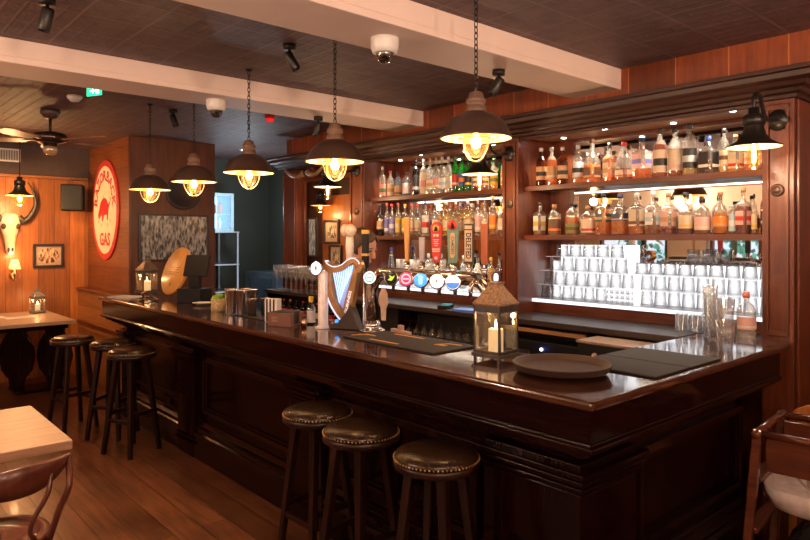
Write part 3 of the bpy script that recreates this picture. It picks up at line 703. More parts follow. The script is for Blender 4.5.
glass_row(9,-2.145,-1.41,4.03,1.3135,.042,.0955,'upturned tumbler in the middle tier of the long low stack beside the shot glasses','right middle tier of tumblers')
glass_row(9,-2.18,-1.41,4.03,1.414,.044,.080,'upturned short tumbler in the upper tier of the long low stack beside the shot glasses','right upper tier of tumblers')
glass_row(2,-1.84,-1.745,4.04,1.4945,.044,.085,'tumbler of the pair alone on top of the long low stack','pair on top of the right tiers')
glass_row(3,-1.83,-1.655,3.86,1.1006,.042,.10,'upturned tumbler in the row of three on the dark worktop','three tumblers on the worktop',mat=pint_m)
# nested stacks of pint glasses and a bottle on the end of the bar
for (x,y,n,H,R,lab) in ((-1.585,3.68,6,.105,.042,'the tumbler stack at the bar end'),(-1.50,3.55,4,.12,.044,'the pint stack by the cabinet post')):
    me = tumbler_mesh(R,H,True,.74,.0026)
    o = None
    for k in range(n):
        c = link('pint_glass', me, pint_m) if o is None else o.copy()
        if o is None: o = c
        else: COL.objects.link(c)
        c.location = (x,y,BT+.0006+k*.0365); tag(c, 'clear glass nested in %s'%lab, 'glass', lab[4:])
me = tumbler_mesh(.044,.15,True,.74,.0026)
for k in range(2):
    c = link('pint_glass', me, pint_m); c.location = (-1.335,3.27,BT+.0006+k*.105)
    tag(c, ['lower pint glass of the pair nearest the edge of the bar end','upper pint glass nested in the one nearest the bar end edge'][k], 'glass')
t = bottle((-1.365,3.60,BT+.0006),.27,.095,'squat','clear','clear',0,'rose','white',(.28,.52),'pink','tall clear bottle with a copper stopper on the bar end by the post',None,random.Random(3))
t['label'] = 'clear empty bottle with pale pink label on the bar end by the post'
# stem glasses before the mirror
def wineglass_mesh(s=1):
    mb = MB(); mb.lathe([(1e-5,0),(.034*s,.001),(.006,.006),(.004,.02),(.004,.10),(.012,.115),(.034*s,.145),(.041*s,.19),(.036*s,.262),(.0345*s,.262),(.039*s,.19),(.031*s,.147),(1e-5,.118)],16)
    return mb.mesh('wine_glass')
wg = wineglass_mesh(); first=None
for r in range(2):
    for i in range(8):
        o = link('wine_glass', wg, pint_m) if first is None else first.copy()
        if first is None: first = o
        else: COL.objects.link(o)
        o.location = (-6.17+i*.098+r*.02,3.63+r*.095,1.1006)
        tag(o, 'clear stem glass in the %s row before the picture alcove'%['front','back'][r], 'glass', '%s row of stem glasses'%['front','back'][r])
# dark glasses stored upside down under the worktop
gob = MB(); gob.lathe([(1e-5,.15),(.032,.149),(.005,.143),(.004,.11),(.03,.085),(.036,.05),(.032,.0),(.030,0),(.034,.05),(.028,.082),(1e-5,.10)],14); gob = gob.mesh('goblet'); first=None
for r in range(2):
    for i in range(10):
        o = link('goblet', gob, clear) if first is None else first.copy()
        if first is None: first = o
        else: COL.objects.link(o)
        o.location = (-4.0+i*.094,3.60+r*.082,.8206)
        tag(o, 'upturned goblet in the %s row stored under the dark worktop'%['front','rear'][r], 'glass', '%s row of goblets under the worktop'%['front','rear'][r])
# small bottles under the mirrored bay
mixm = None
for i in range(9):
    c_ = ['red','red','orange','black','red','rose','red','orange','black'][i]
    o = bottle((-6.12+i*.125,3.61,.8206),.19,.058,'std','dark','blk',.6,'red' if i%3 else 'cream','white',(.2,.5),c_,'%s-capped small bottle, %s from passage end on shelf under the alcove'%(c_,ORD[i]),'small bottles under the alcove',random.Random(i))
# ------------------------------------------------------------------ lamps over the bar
def point(name, loc, W, col, r=.03, parent=None):
    l = bpy.data.lights.new(name,'POINT'); l.energy = W; l.color = col; l.shadow_soft_size = r
    o = bpy.data.objects.new(name,l); COL.objects.link(o); o.location = loc
    if parent: o.parent = parent
    return o
def spot(name, loc, to, W, col, ang=60, blend=.5, r=.03, parent=None):
    l = bpy.data.lights.new(name,'SPOT'); l.energy = W; l.color = col; l.shadow_soft_size = r; l.spot_size = math.radians(ang); l.spot_blend = blend
    o = bpy.data.objects.new(name,l); COL.objects.link(o); o.location = loc
    o.rotation_euler = (Vector(to)-Vector(loc)).to_track_quat('-Z','Y').to_euler()
    return o
def area(name, loc, to, W, col, sx, sy):
    l = bpy.data.lights.new(name,'AREA'); l.energy = W; l.color = col; l.shape='RECTANGLE'; l.size=sx; l.size_y=sy
    o = bpy.data.objects.new(name,l); COL.objects.link(o); o.location = loc
    o.rotation_euler = (Vector(to)-Vector(loc)).to_track_quat('-Z','Y').to_euler()
    return o
WARM = (1,.64,.36); WARM2 = (1,.56,.24)
def chain_mb(z0, z1, L=.034, r=.0026):
    mb = MB(); n = max(1,int((z1-z0)/(L*.78))); st = (z1-z0)/n; h = L/2; w = .0085
    for i in range(n):
        zc = z0+st*(i+.5); pts = []
        for k in range(10):
            a = 2*PI*k/10; x = w*math.cos(a); z = (h-w)*(1 if math.sin(a) > 0 else -1)*(abs(math.sin(a))**.35) + w*math.sin(a)
            pts.append((x,0,zc+z) if i%2 else (0,x,zc+z))
        mb.tube(pts, r, 5, True)
    return mb
def make_pendant(label, loc):
    """rim of the shade at local z = 0; hangs by its chain from the ceiling"""
    t = thing('pendant_lamp', label, 'pendant lamp', loc, 0, 'dome pendants over the bar')
    R = .16; H = CZ-loc[2]
    sh = [(R,0),(R+.003,.002),(R+.002,.006),(R-.004,.012),(.148,.035),(.132,.062),(.108,.088),(.080,.106),(.056,.116),(.046,.120)]
    MB().lathe(sh,40).build('shade', bronze, t)
    MB().lathe([(r-.003,z-.0008) for r,z in sh],40).build('shade_lining', inner_white, t)
    MB().lathe([(.046,.1195),(.046,.140),(.040,.144),(.040,.160),(.044,.162),(.044,.176),(.036,.182),(.030,.205),(.014,.212),(1e-5,.213)],24).build('lamp_holder', pbr('holder_brown',(.19,.115,.08),.5,.2), t)
    MB().lathe([(1e-5,.10),(.036,.098),(.046,.06),(.052,.02),(.053,-.03),(.044,-.066),(.022,-.084),(1e-5,-.087)],20).build('glass_jar', bulb_glass, t)
    b = MB(); b.lathe([(1e-5,.05),(.010,.046),(.021,.018),(.024,.002),(.018,-.016),(1e-5,-.025)],14,0,Matrix.Translation((0,0,-.022))); b.build('bulb', filament, t)
    c = MB()
    ring = lambda r,z: [(r*math.cos(2*PI*k/28),r*math.sin(2*PI*k/28),z) for k in range(28)]
    c.tube(ring(.078,-.004),.003,6,True); c.tube(ring(.079,.02),.003,6,True)
    for k in range(4):
        a = PI*k/4; pts=[]
        for j in range(15):
            q = PI*j/14; rr=.078*math.cos(q); z=-.004-.100*math.sin(q); pts.append((rr*math.cos(a),rr*math.sin(a),z))
        if k%2==0: c.tube(pts,.0032,6)
    c.build('wire_guard', pbr('guard_brass',(.75,.55,.28),.35,.6), t)
    chain_mb(.208,H-.012).build('chain', black_metal, t)
    MB().lathe([(1e-5,H-.016),(.012,H-.014),(.022,H-.006),(.024,H-.0006),(1e-5,H-.0006)],16).build('ceiling_hook', black_metal, t)
    point('pendant_light', (0,0,-.060), 6, WARM, .012, t)
    return t
PN = [(-1.976,2.18,2.083,'dome pendant nearest the tumbler bay, hanging over the taps and lantern'),
      (-2.901,2.065,2.050,'dome pendant hanging over the gold harp, between the two ceiling beams'),
      (-3.83,2.045,2.058,'dome pendant hanging over the steel shaker cups, just before the passage'),
      (-4.628,2.025,2.050,'dome pendant hanging before the wall photograph and round dark plaque'),
      (-5.353,1.969,2.030,'dome pendant farthest down the bar, near the round red and cream sign')]
for x,y,z,lb in PN: make_pendant(lb, (x,y,z+.014))
# wall lamps on the posts: bell shade on a swan neck
def bell_shade(t, s=1.0, dz=0):
    pr_ = [(.128,0),(.130,.003),(.105,.016),(.075,.034),(.056,.060),(.047,.088),(.044,.105)]
    pr_ = [(r*s,z*s+dz) for r,z in pr_]
    MB().lathe(pr_,36).build('shade', black_metal, t)
    MB().lathe([(r-.002,z-.001) for r,z in pr_],36).build('shade_lining', inner_white, t)
    MB().lathe([(.044*s,.104*s+dz),(.052*s,.108*s+dz),(.052*s,.150*s+dz),(.040*s,.160*s+dz),(.026*s,.165*s+dz),(.026*s,.195*s+dz),(1e-5,.197*s+dz)],20).build('lamp_holder', black_metal, t)
def make_sconce(label, x, z):
    t = thing('wall_lamp', label, 'wall lamp', (x,YC-.335,z), 0, 'swan neck lamps on the back bar posts')
    bell_shade(t)
    MB().lathe([(1e-5,.03),(.014,.028),(.018,.01),(.030,-.03),(.034,-.055),(.028,-.085),(.012,-.108),(1e-5,-.112)],18).build('bulb_glass', bulb_glass, t)
    MB().lathe([(1e-5,.02),(.007,.015),(.011,-.04),(.009,-.075),(1e-5,-.085)],10).build('filament', filament2, t)
    pts = [(0,0,.19),(0,.0,.235),(.0,.018,.262),(0,.045,.272),(0,.075,.262),(.0,.10,.23),(0,.14,.175),(0,.20,.155),(0,.26,.165),(0,.325,.17)]
    # smooth the swan neck
    sm=[]; P=[Vector(p) for p in pts]
    for i in range(len(P)-1):
        p0,p1,p2,p3=P[max(i-1,0)],P[i],P[i+1],P[min(i+2,len(P)-1)]
        for q in (0,.25,.5,.75): sm.append(.5*((2*p1)+(p2-p0)*q+(2*p0-5*p1+4*p2-p3)*q*q+(-p0+3*p1-3*p2+p3)*q**3))
    sm.append(P[-1])
    MB().tube(sm,.0105,10).build('arm', black_metal, t)
    MB().lathe([(1e-5,0),(.055,0),(.056,.008),(.046,.014),(.040,.024),(.020,.030),(1e-5,.031)],24,0,Matrix.Translation((0,.3345,.172))@Matrix.Rotation(PI/2,4,'X')).build('wall_plate', black_metal, t)
    point('wall_lamp_light',(0,0,-.14),6,WARM,.03,t)
make_sconce('black bell wall lamp on the outer post beside the lit tumblers', -1.27, 2.103)
make_sconce('black bell wall lamp on the middle post, behind the nearest pendant', -3.089, 2.10)
make_sconce('black bell wall lamp on the post beside the picture alcove', -4.955, 2.12)

# ceiling things
def dome_cam(label, x, y, z, r):
    t = thing('dome_camera', label, 'security camera', (x,y,z-.0006), 0); t.scale = (1,1,.82)
    MB().lathe([(1e-5,0),(r,0),(r,-.02),(r*.98,-.06),(r*.86,-.085),(r*.66,-.092),(r*.60,-.088)],32).build('ceiling_mount', white_plastic, t)
    MB().lathe([(r*.62,-.086),(r*.60,-.105),(r*.46,-.132),(r*.25,-.146),(1e-5,-.150)],28).build('dome', glassy('smoked_dome',(.25,.25,.27),.12,.6), t)
    MB().sph(r*.30,(0,-.01,-.112),14,10).build('lens', black_plastic, t)
dome_cam('white dome camera under the nearer ceiling beam', -2.40, 2.0, 2.608, .068)
dome_cam('white dome camera under the farther ceiling beam', -4.25, 2.02, 2.608, .068)
def ceil_spot(label, x, y, z, tilt, yaw, W, ang=70):
    t = thing('ceiling_spotlight', label, 'spotlight', (x,y,z-.0006), 0, 'small black swivel spotlights')
    MB().cyl(.036,-.03,0,20).build('base', black_metal, t)
    MB().tube([(0,0,-.029),(0,0,-.06)],.008,8).build('stem', black_metal, t)
    M = Matrix.Translation((0,0,-.07)) @ Euler((tilt,0,yaw)).to_matrix().to_4x4() @ Matrix.Scale(.82,4)
    m = MB(); m.lathe([(1e-5,.03),(.030,.03),(.033,.02),(.033,-.095),(.030,-.10),(.027,-.095),(.026,-.075),(1e-5,-.072)],20,0,M); m.build('head', black_metal, t)
    d = M.to_3x3() @ Vector((0,0,-1)); p = M @ Vector((0,0,-.11))
    MB().cyl(.022,-.0715,-.070,16,0,M).build('lamp', emit('spot_lamp',(1,.8,.55),3) if W else black_plastic, t)
    if W:
        s_ = spot('ceiling_spot_light', (0,0,0), (0,0,-1), W, (1,.70,.42), ang, .6, .02); s_.parent = t; s_.location = p; s_.rotation_euler = d.to_track_quat('-Z','Y').to_euler()
ceil_spot('black swivel spotlight on the ceiling before the farther beam, over the bare floor', -3.30,.75,CZ, .22, 2.415, 120, 85)
ceil_spot('black swivel spotlight on the ceiling between the two middle pendants', -3.18,1.95,CZ, .5, -.726, 0)
ceil_spot('black swivel spotlight under the nearer beam above the tap bay', -2.42,2.86,2.608, .5, 2.415, 0)
ceil_spot('black swivel spotlight under the farther beam, by the picture alcove', -4.30,2.90,2.608, .3, 2.415, 0)
ceil_spot('black swivel spotlight on the ceiling before the wood clad block', -5.45,2.2,CZ, .5, -1.4, 0)
# exit sign, detector, alarm
t = thing('exit_sign', 'hanging green and white exit sign with arrow beyond the farther beam', 'exit sign', (-4.86,1.40,CZ-.0006), 0)
MB().box(-.11,.11,-.018,.018,-.035,0).build('housing', white_plastic, t)
MB().box(-.105,.105,-.004,.004,-.125,-.0355).build('panel', emit('exit_green',(.03,.75,.30),1.6), t)
ar = MB(); ar.prism([(-.09,-.006),(-.05,-.006),(-.05,-.024),(-.02,0),(-.05,.024),(-.05,.006),(-.09,.006)],0,.001,0,frame_M((0.03,-.0045,-.08),(0,-1,0)))
ar.prism([(.03,-.03),(.07,-.03),(.07,.03),(.03,.03)],0,.001,0,frame_M((0.0,-.0045,-.08),(0,-1,0))); ar.build('arrow', emit('exit_white',(1,1,.95),4), t)
t.rotation_euler = (0,0,.45); t.scale = (.66,.66,.75)
MB().lathe([(1e-5,0),(.055,0),(.055,-.018),(.045,-.03),(.03,-.045),(1e-5,-.047)],24).build('smoke_detector', white_plastic, None, (-5.42,1.42,CZ-.0006))
tag(bpy.data.objects['smoke_detector'], 'round white smoke detector on the ceiling near the fan', 'smoke detector')
t = thing('fire_alarm', 'small red alarm beacon on the ceiling near the passage', 'alarm', (-5.12,2.94,CZ-.0006))
MB().cyl(.045,-.03,0,18).build('base', pbr('alarm_red',(.55,.02,.02),.4), t); MB().lathe([(.036,-.031),(.034,-.05),(.02,-.06),(1e-5,-.061)],18).build('lens', emit('alarm_lens',(1,.03,.02),.6), t)
# ceiling fan
t = thing('ceiling_fan', 'dark ceiling fan with wooden blades over the far corner', 'ceiling fan', (-6.15,1.42,CZ-.0006))
FD=Matrix.Translation((0,0,-.04))
MB().lathe([(1e-5,0),(.075,0),(.078,-.03),(.05,-.07),(.018,-.08),(1e-5,-.08)],24).build('canopy', bronze, t)
MB().tube([(0,0,-.078),(0,0,-.20)],.012,10).build('rod', black_metal, t)
MB().lathe([(1e-5,-.145),(.06,-.15),(.12,-.165),(.135,-.19),(.13,-.225),(.09,-.245),(.06,-.25),(.055,-.27),(1e-5,-.272)],28,0,FD).build('motor', pbr('fan_bronze',(.07,.05,.045),.22,.8), t)
MB().lathe([(1e-5,-.272),(.05,-.273),(.062,-.295),(.05,-.33),(.025,-.345),(1e-5,-.347)],24,0,FD).build('light_cap', pbr('fan_glass',(.5,.36,.22),.2,.4), t)
bl_m = wood('fan_blade_wood',(.16,.06,.035),(.28,.11,.06),'x',.35)
for k in range(5):
    a = .42+2*PI*k/5; M = FD@Matrix.Rotation(a,4,'Z')
    m = MB(); m.box(.10,.22,-.018,.018,-.226,-.218,0,M); br_ = m.build('blade_bracket', bronze, t)
    m = MB(); m.prism([(.19,-.045),(.24,-.058),(.56,-.07),(.60,-.05),(.61,0),(.60,.05),(.56,.07),(.24,.058),(.19,.045)],-.004,.004,0,M@Matrix.Translation((0,0,-.222))@Matrix.Rotation(.16,4,'X')); m.build('blade', bl_m, t)
# ventilation grille on the bulkhead
t = thing('air_vent', 'white louvred air grille on the dark bulkhead', 'air vent', (XW+.0606,1.35,2.60))
m = MB(); m.box(0,.012,-.36,.32,-.075,-.058); m.box(0,.012,-.36,.32,.058,.075); m.box(0,.012,-.36,-.343,-.058,.058); m.box(0,.012,.303,.32,-.058,.058); m.build('frame', white_plastic, t, bevel=.002)
m = MB()
for k in range(40): y=-.335+k*.0162; m.box(.002,.010,y,y+.006,-.0575,.0575)
m.build('louvre', white_plastic, t); MB().box(-.0001,.0015,-.343,.303,-.058,.058).build('backing', black_plastic, t)

# ------------------------------------------------------------------ bar stools
def make_stool(label, loc, rot=0, R=.172):
    t = thing('bar_stool', label, 'bar stool', loc, rot, 'round leather topped bar stools')
    H=.78
    MB().lathe([(1e-5,H-.052),(R-.006,H-.052),(R+.004,H-.045),(R+.004,H-.022),(R-.002,H-.018),(1e-5,H-.018)],40).build('seat_ring', stool_wood, t)
    MB().lathe([(R-.004,H-.0175),(R+.001,H-.010),(R-.006,H+.004),(R-.03,H+.016),(R-.07,H+.024),(.05,H+.028),(1e-5,H+.029)],40).build('seat_pad', leather, t)
    s_=MB(); n=64
    for k in range(n):
        a=2*PI*k/n; s_.sph(.0046,((R+.001)*math.cos(a),(R+.001)*math.sin(a),H-.012),6,4)
    s_.build('stud_trim', brass, t)
    L=[]
    for k in range(4):
        a=PI/4+PI/2*k; tx,ty=.105*math.cos(a),.105*math.sin(a); bx,by=.20*math.cos(a),.20*math.sin(a)
        L.append(((tx,ty),(bx,by)))
        MB().bar((bx,by,.0008),(tx,ty,H-.0525),.030,.030,0,(math.cos(a+PI/4),math.sin(a+PI/4),0),.040,.040).build('leg', stool_wood, t, bevel=.005)
    def at(k,z): (tx,ty),(bx,by)=L[k%4]; q=z/(H-.05); return Vector((bx+(tx-bx)*q,by+(ty-by)*q,z))
    for k in range(4):
        z=.26 if k%2==0 else .31
        a_,b_=at(k,z),at(k+1,z); d_=(b_-a_).normalized()*.014
        MB().bar(a_+d_,b_-d_,.022,.030).build('footrest_rail', stool_wood, t, bevel=.004)
    return t
st = make_stool('leather bar stool closest to the corner of the bar', (-1.885,1.842,0), .25)
for lb,loc,r in [('leather bar stool in the middle of the three near the bar corner',(-2.36,1.825,0),.1),
                 ('leather bar stool of the near three standing farthest from the bar corner',(-2.755,1.855,0),.05),
                 ('leather bar stool standing out farthest from the bar, near the pale corner table',(-6.163,1.60,0),.2),
                 ('leather bar stool tucked under the bar, behind the one nearest the shaker cups',(-5.701,1.79,0),.7),
                 ('leather bar stool of the far three standing nearest the shaker cups',(-5.164,1.76,0),.4)]:
    dup(st, loc, r, lb)
# ------------------------------------------------------------------ on the bar
BZ = BT+.0006
# big lantern
def make_lantern(name, label, loc, rot, s=1.0, metal=None, hood=None, lit=1.0):
    t = thing(name, label, 'lantern', loc, rot)
    w=.075*s; h=.20*s
    metal = metal or pbr('lantern_iron',(.10,.085,.075),.42,.7,var=.2); hood = hood or pbr('lantern_copper',(.40,.26,.17),.45,.6,var=.45,scale=110,bump=.8)
    m=MB(); m.box(-w-.008*s,w+.008*s,-w-.008*s,w+.008*s,.016*s,.032*s); m.build('base', metal, t, bevel=.003)
    for i,j in ((-1,-1),(1,-1),(1,1),(-1,1)):
        MB().box(i*w-.012*s*(i>0)-.0*s,i*w+.012*s*(i<0),j*w-.012*s*(j>0),j*w+.012*s*(j<0),0,.0158*s).build('foot', metal, t)
    fr=MB(); b=.010*s; z0,z1=.0322*s,.032*s+h
    for i,j in ((-1,-1),(1,-1),(1,1),(-1,1)): fr.box(min(i*w,i*(w-b)),max(i*w,i*(w-b)),min(j*w,j*(w-b)),max(j*w,j*(w-b)),z0,z1)
    for q in (0,1,2,3):
        R_=Matrix.Rotation(PI/2*q,4,'Z'); fr.box(-w+b,w-b,-w,-w+b*.7,z0,z0+.012*s,0,R_); fr.box(-w+b,w-b,-w,-w+b*.7,z1-.028*s,z1,0,R_)
    fr.build('frame', metal, t, bevel=.0015)
    for q in range(4):
        R_=Matrix.Rotation(PI/2*q,4,'Z'); MB().box(-w+b,w-b,-w+b*.25,-w+b*.4,z0+.012*s,z1-.028*s,0,R_).build('pane', clear, t)
    zz=z1+.0003; hd=MB()
    hd.lathe([(w*1.45,zz),(w*1.52,zz+.006*s),(w*1.25,zz+.022*s),(w*.55,zz+.075*s),(w*.50,zz+.085*s),(w*.58,zz+.088*s),(w*.58,zz+.094*s),(1e-5,zz+.10*s)],4,0,Matrix.Rotation(PI/4,4,'Z'),smooth=False)
    hd.build('roof', hood, t, bevel=.002)
    k=MB(); k.tube([(.022*s*math.cos(2*PI*i/18),0,zz+.112*s+.022*s*math.sin(2*PI*i/18)) for i in range(18)],.004*s,6,True); k.build('hanging_ring', metal, t)
    cnd=MB(); cnd.lathe([(1e-5,.0323*s),(.034*s,.0323*s),(.035*s,.036*s),(.035*s,.128*s),(.031*s,.131*s),(.012*s,.127*s),(1e-5,.126*s)],24)
    c_=cnd.build('candle', wax, t)
    MB().tube([(0,0,.126*s),(0.001,0,.136*s)],.0012*s,5).build('wick', black_plastic, c_)
    MB().lathe([(1e-5,.133*s),(.004*s,.138*s),(.0055*s,.146*s),(.003*s,.158*s),(1e-5,.170*s)],10).build('flame', emit('flame',(1,.62,.22),40), c_)
    point('candle_light',(0,0,.175*s),1.2*lit,(1,.55,.2),.012,t)
    return t
wax = pbr('candle_wax',(.85,.66,.42),.5,emis=(1,.58,.24),es=.55,var=.03); 
make_lantern('lantern','copper roofed glass lantern with a lit candle near the bar corner',(-1.93,2.262,BZ),.08,.96).scale = (1,1,1.12)
make_lantern('lantern','bronze lantern with a candle at the far end of the bar',(-6.40,2.325,BZ),.1,1.02,None,pbr('lantern_bronze',(.28,.20,.14),.45,.6,var=.3))
# round tray
m=MB(); m.lathe([(1e-5,0),(.172,0),(.188,.006),(.197,.028),(.200,.030),(.198,.033),(.193,.030),(.182,.010),(.172,.006),(1e-5,.006)],56)
tag(m.build('serving_tray', pbr('tray_brown',(.055,.030,.024),.55,var=.1,scale=200,bump=.2), None, (-1.572,2.255,BZ+.0087)), 'round brown non-slip serving tray lying beside the big lantern', 'tray')
rub = pbr('black_rubber',(.022,.016,.016),.75,var=.15,scale=300,bump=.3)
tag(MB().box(-.205,.205,-.29,-.005,0,.008).build('bar_mat', rub, None, (-1.455,2.71,BZ), bevel=.003), 'plain black bar mat nearest the corner on the bar return', 'bar mat')
tag(MB().box(-.205,.205,.0,.30,0,.008).build('bar_mat', rub, None, (-1.455,2.715,BZ), bevel=.003), 'plain black bar mat on the return, nearer the glass stacks', 'bar mat')
t=thing('drip_mat','black drip mat with orange bars below the row of taps','bar mat',(-2.57,2.29,BZ))
MB().box(-.36,.36,-.155,.155,0,.008).build('mat', rub, t, bevel=.003)
ob=pbr('mat_orange',(.75,.33,.06),.6)
for k,(x0,x1,y0,y1) in enumerate([(-.17,.06,-.12,-.10),(-.33,-.26,-.03,-.005),(-.22,.02,.10,.12),(.20,.26,.02,.05)]):
    MB().box(x0,x1,y0,y1,.0082,.009).build('printed_bar', ob, t)
for x,s_ in ((-.29,1),(.25,1)):
    m=MB(); m.prism([(-.07,-.01),(0,.025),(.07,-.01),(.07,.012),(0,.047),(-.07,.012)],.0082,.009,0,Matrix.Translation((x,-.06 if x<0 else 0.06,0))@Matrix.Rotation(.6,4,'Z')); m.build('printed_mark', ob, t)
tag(MB().box(-.30,.30,-.10,.10,0,.007).build('bar_mat', rub, None, (-3.98,2.27,BZ), bevel=.003), 'black bar mat under the shaker cups', 'bar mat')

# tap rail
rail=thing('beer_tap_rail','polished steel T-bar beer fount with six tall tap handles and round lit badges','beer taps',(-2.55,2.41,BZ))
def rp(mb,n,m,par=None,bevel=0): return mb.build(n,m,par or rail,bevel=bevel)
zr=.345; pts=[(-.50,0,.03)]
def arc(cx,cz,r,a0,a1,n=10): return [(cx+r*math.cos(a0+(a1-a0)*i/n),0,cz+r*math.sin(a0+(a1-a0)*i/n)) for i in range(n+1)]
path=[(-.46,0,.04)]+arc(-.34,zr-.12,.12,PI,PI/2)+[(0,0,zr)]+arc(.345,zr-.12,.12,PI/2,0)+[(.465,0,.04)]
MB().tube(path,.036,20).build('rail_tube', chrome, rail)
for x in (-.46,.465):
    MB().lathe([(1e-5,0),(.075,0),(.076,.008),(.058,.018),(.05,.03),(.055,.036),(.045,.05),(.040,.06),(.037,.065)],28,0,Matrix.Translation((x,0,0))).build('flange', chrome, rail)
BAD=[('dark',(.02,.022,.02),(.45,.70,.05)),('red',(.70,.03,.10),(.9,.55,.6)),('blue',(.05,.28,.75),(.35,.65,.95)),('white',(.85,.85,.9),(.75,.25,.12)),('white and blue',(.85,.88,.95),(.05,.22,.70))]
hx=[-2.699,-2.577,-2.464,-2.343,-2.232,-2.129]
def badge(x,z,y,base,acc,nm,kind):
    M=frame_M((x,y,z),(.55,-.85,.1)); 
    h_=MB(); h_.lathe([(1e-5,-.02),(.036,-.02),(.041,-.008),(.041,0),(.038,.002),(1e-5,.002)],28,0,M); b_=rp(h_,'badge',chrome)
    d_=MB(); d_.cyl(.035,.0022,.0035,28,0,M); dd=d_.build('badge_face', pbr('badge_'+nm,base,.3,emis=base,es=1.3 if nm!='dark' else .2), b_); tag(dd,'%s lit tap badge'%nm)
    a_=MB()
    if kind==0: a_.prism([(-.02,-.012),(-.005,.0),(-.012,.016),(.006,.006),(.02,.014),(.012,-.006),(.002,-.016)],.004,.005,0,M)
    elif kind==1: a_.lathe([(.020,.004),(.024,.005),(.028,.004)],20,0,M); a_.prism([(-.016,-.004),(.016,-.004),(.016,.004),(-.016,.004)],.004,.005,0,M)
    elif kind==2: a_.prism([(-.010,-.024),(.010,-.024),(.013,.018),(0,.028),(-.013,.018)],.004,.005,0,M)
    elif kind==3: a_.prism([(-.010,-.006),(.002,-.010),(.006,.004),(-.004,.010)],.004,.005,0,M)
    else: a_.prism([(.033*math.cos(PI+PI*i/14),.033*math.sin(PI+PI*i/14)*.95-.002) for i in range(15)],.004,.005,0,M)
    a_.build('badge_mark', pbr('badge_mark_'+nm,acc,.4,emis=acc,es=.6), b_)
for k,x in enumerate(hx):
    lx=x+2.55
    m=MB(); m.tube([(lx,0,zr),(lx,0,zr+.075)],.017,12); m.lathe([(.020,zr+.045),(.022,zr+.05),(.020,zr+.056)],16,0,Matrix.Translation((lx,0,0))); tp=rp(m,'tap_valve',chrome)
    m=MB(); m.tube([(lx,-.03,zr-.005),(lx,-.085,zr-.01),(lx,-.10,zr-.03),(lx,-.10,zr-.085)],[.014,.013,.012,.009],10); m.build('spout',chrome,tp)
    if k<5: badge(lx,zr-.012,-.115,BAD[k][1],BAD[k][2],BAD[k][0],k)
badge(-.375,zr-.022,-.085,(.80,.90,.82),(.05,.45,.20),'pale green ringed',1)
hz=zr+.0755
def handle(x,w0,w1,h,th,mat,lab,tilt=0,roundtop=False):
    n=10; poly=[(-w0/2,0),(w0/2,0),(w1/2,h*.80)]
    if roundtop: poly+=[(w1/2*math.cos(PI*i/n),h-w1/2+w1/2*math.sin(PI*i/n)) for i in range(n+1)]
    else: poly+=[(w1/2,h),(-w1/2,h)]
    poly+=[(-w1/2,h*.80)]
    M=frame_M((x,0,hz),(.35,-.93,0))
    m=MB(); m.prism(poly,-th/2,th/2,0,M); o=rp(m,'tap_handle',mat,None,.004); tag(o,lab); return o,M
o,M=handle(hx[0]+2.55,.020,.034,.245,.016,wood('tap_honey_wood',(.50,.24,.05),(.70,.38,.10),'z',.35),'slim honey wood tap handle')
o,M=handle(hx[1]+2.55,.026,.034,.135,.016,pbr('tap_grey',(.42,.40,.42),.4,.4),'short grey tap handle')
o,M=handle(hx[2]+2.55,.042,.066,.215,.016,pbr('tap_red',(.68,.035,.03),.4),'red round topped tap handle with white lettering',0,True)
wt=pbr('tap_white',(.85,.80,.75),.5); gold=pbr('tap_gold',(.72,.45,.10),.4)
m=MB(); m.cyl(.020,.0083,.0095,20,0,M@Matrix.Translation((0,.180,0))); m.build('emblem_disc',gold,o)
m=MB(); m.prism([(-.010,-.012),(.010,-.012),(.009,.002),(.004,.012),(-.004,.012),(-.008,.002)],.0096,.0102,0,M@Matrix.Translation((0,.178,0))); m.build('emblem',black_plastic,o)
m=MB()
m.cyl(.008,.0083,.009,12,0,M@Matrix.Translation((-.009,.143,0))); m.cyl(.008,.0083,.009,12,0,M@Matrix.Translation((.009,.143,0)))
for z_,w_ in ((.120,.034),(.110,.024),(.100,.028),(.090,.020),(.072,.044),(.066,.044),(.058,.040)): m.prism([(-w_/2,-.0018),(w_/2,-.0018),(w_/2,.0018),(-w_/2,.0018)],.0083,.009,0,M@Matrix.Translation((0,z_,0)))
m.build('small_print',wt,o); m=MB(); m.cyl(.010,.0083,.009,16,0,M@Matrix.Translation((0,.022,0))); m.build('emblem_dot',pbr('tap_silver',(.6,.6,.6),.4),o)
o,M=handle(hx[3]+2.55,.050,.066,.230,.016,pbr('tap_sage',(.16,.30,.24),.45),'sage green round topped tap handle',0,True)
m=MB(); m.cyl(.026,.0083,.0095,20,0,M@Matrix.Translation((0,.196,0))); m.build('emblem_disc',pbr('tap_red',(.68,.035,.03),.4),o)
m=MB(); m.prism([(-.010,-.016),(.012,-.016),(.010,0),(.002,.014),(-.006,.012),(-.006,0)],.0096,.0102,0,M@Matrix.Translation((0,.194,0))); m.build('emblem',black_plastic,o)
pl=[(.013*math.cos(PI*i/8),.052+.013*math.sin(PI*i/8)) for i in range(9)]+[(.013*math.cos(PI+PI*i/8),-.052+.013*math.sin(PI+PI*i/8)) for i in range(9)]
m=MB(); m.prism(pl,.0083,.0092,0,M@Matrix.Translation((0,.092,0))); m.build('name_plate',pbr('tap_buff',(.72,.48,.30),.5),o)
lettering('CAMDEN',.022,pbr('tap_green_ink',(.05,.13,.08),.5),o,M@Matrix.Translation((0,.092,.0098))@Matrix.Rotation(-PI/2,4,'Z'))
o,M=handle(hx[4]+2.55,.050,.050,.200,.018,pbr('tap_dark',(.045,.025,.022),.5),'dark slab tap handle with pale stamped letters')
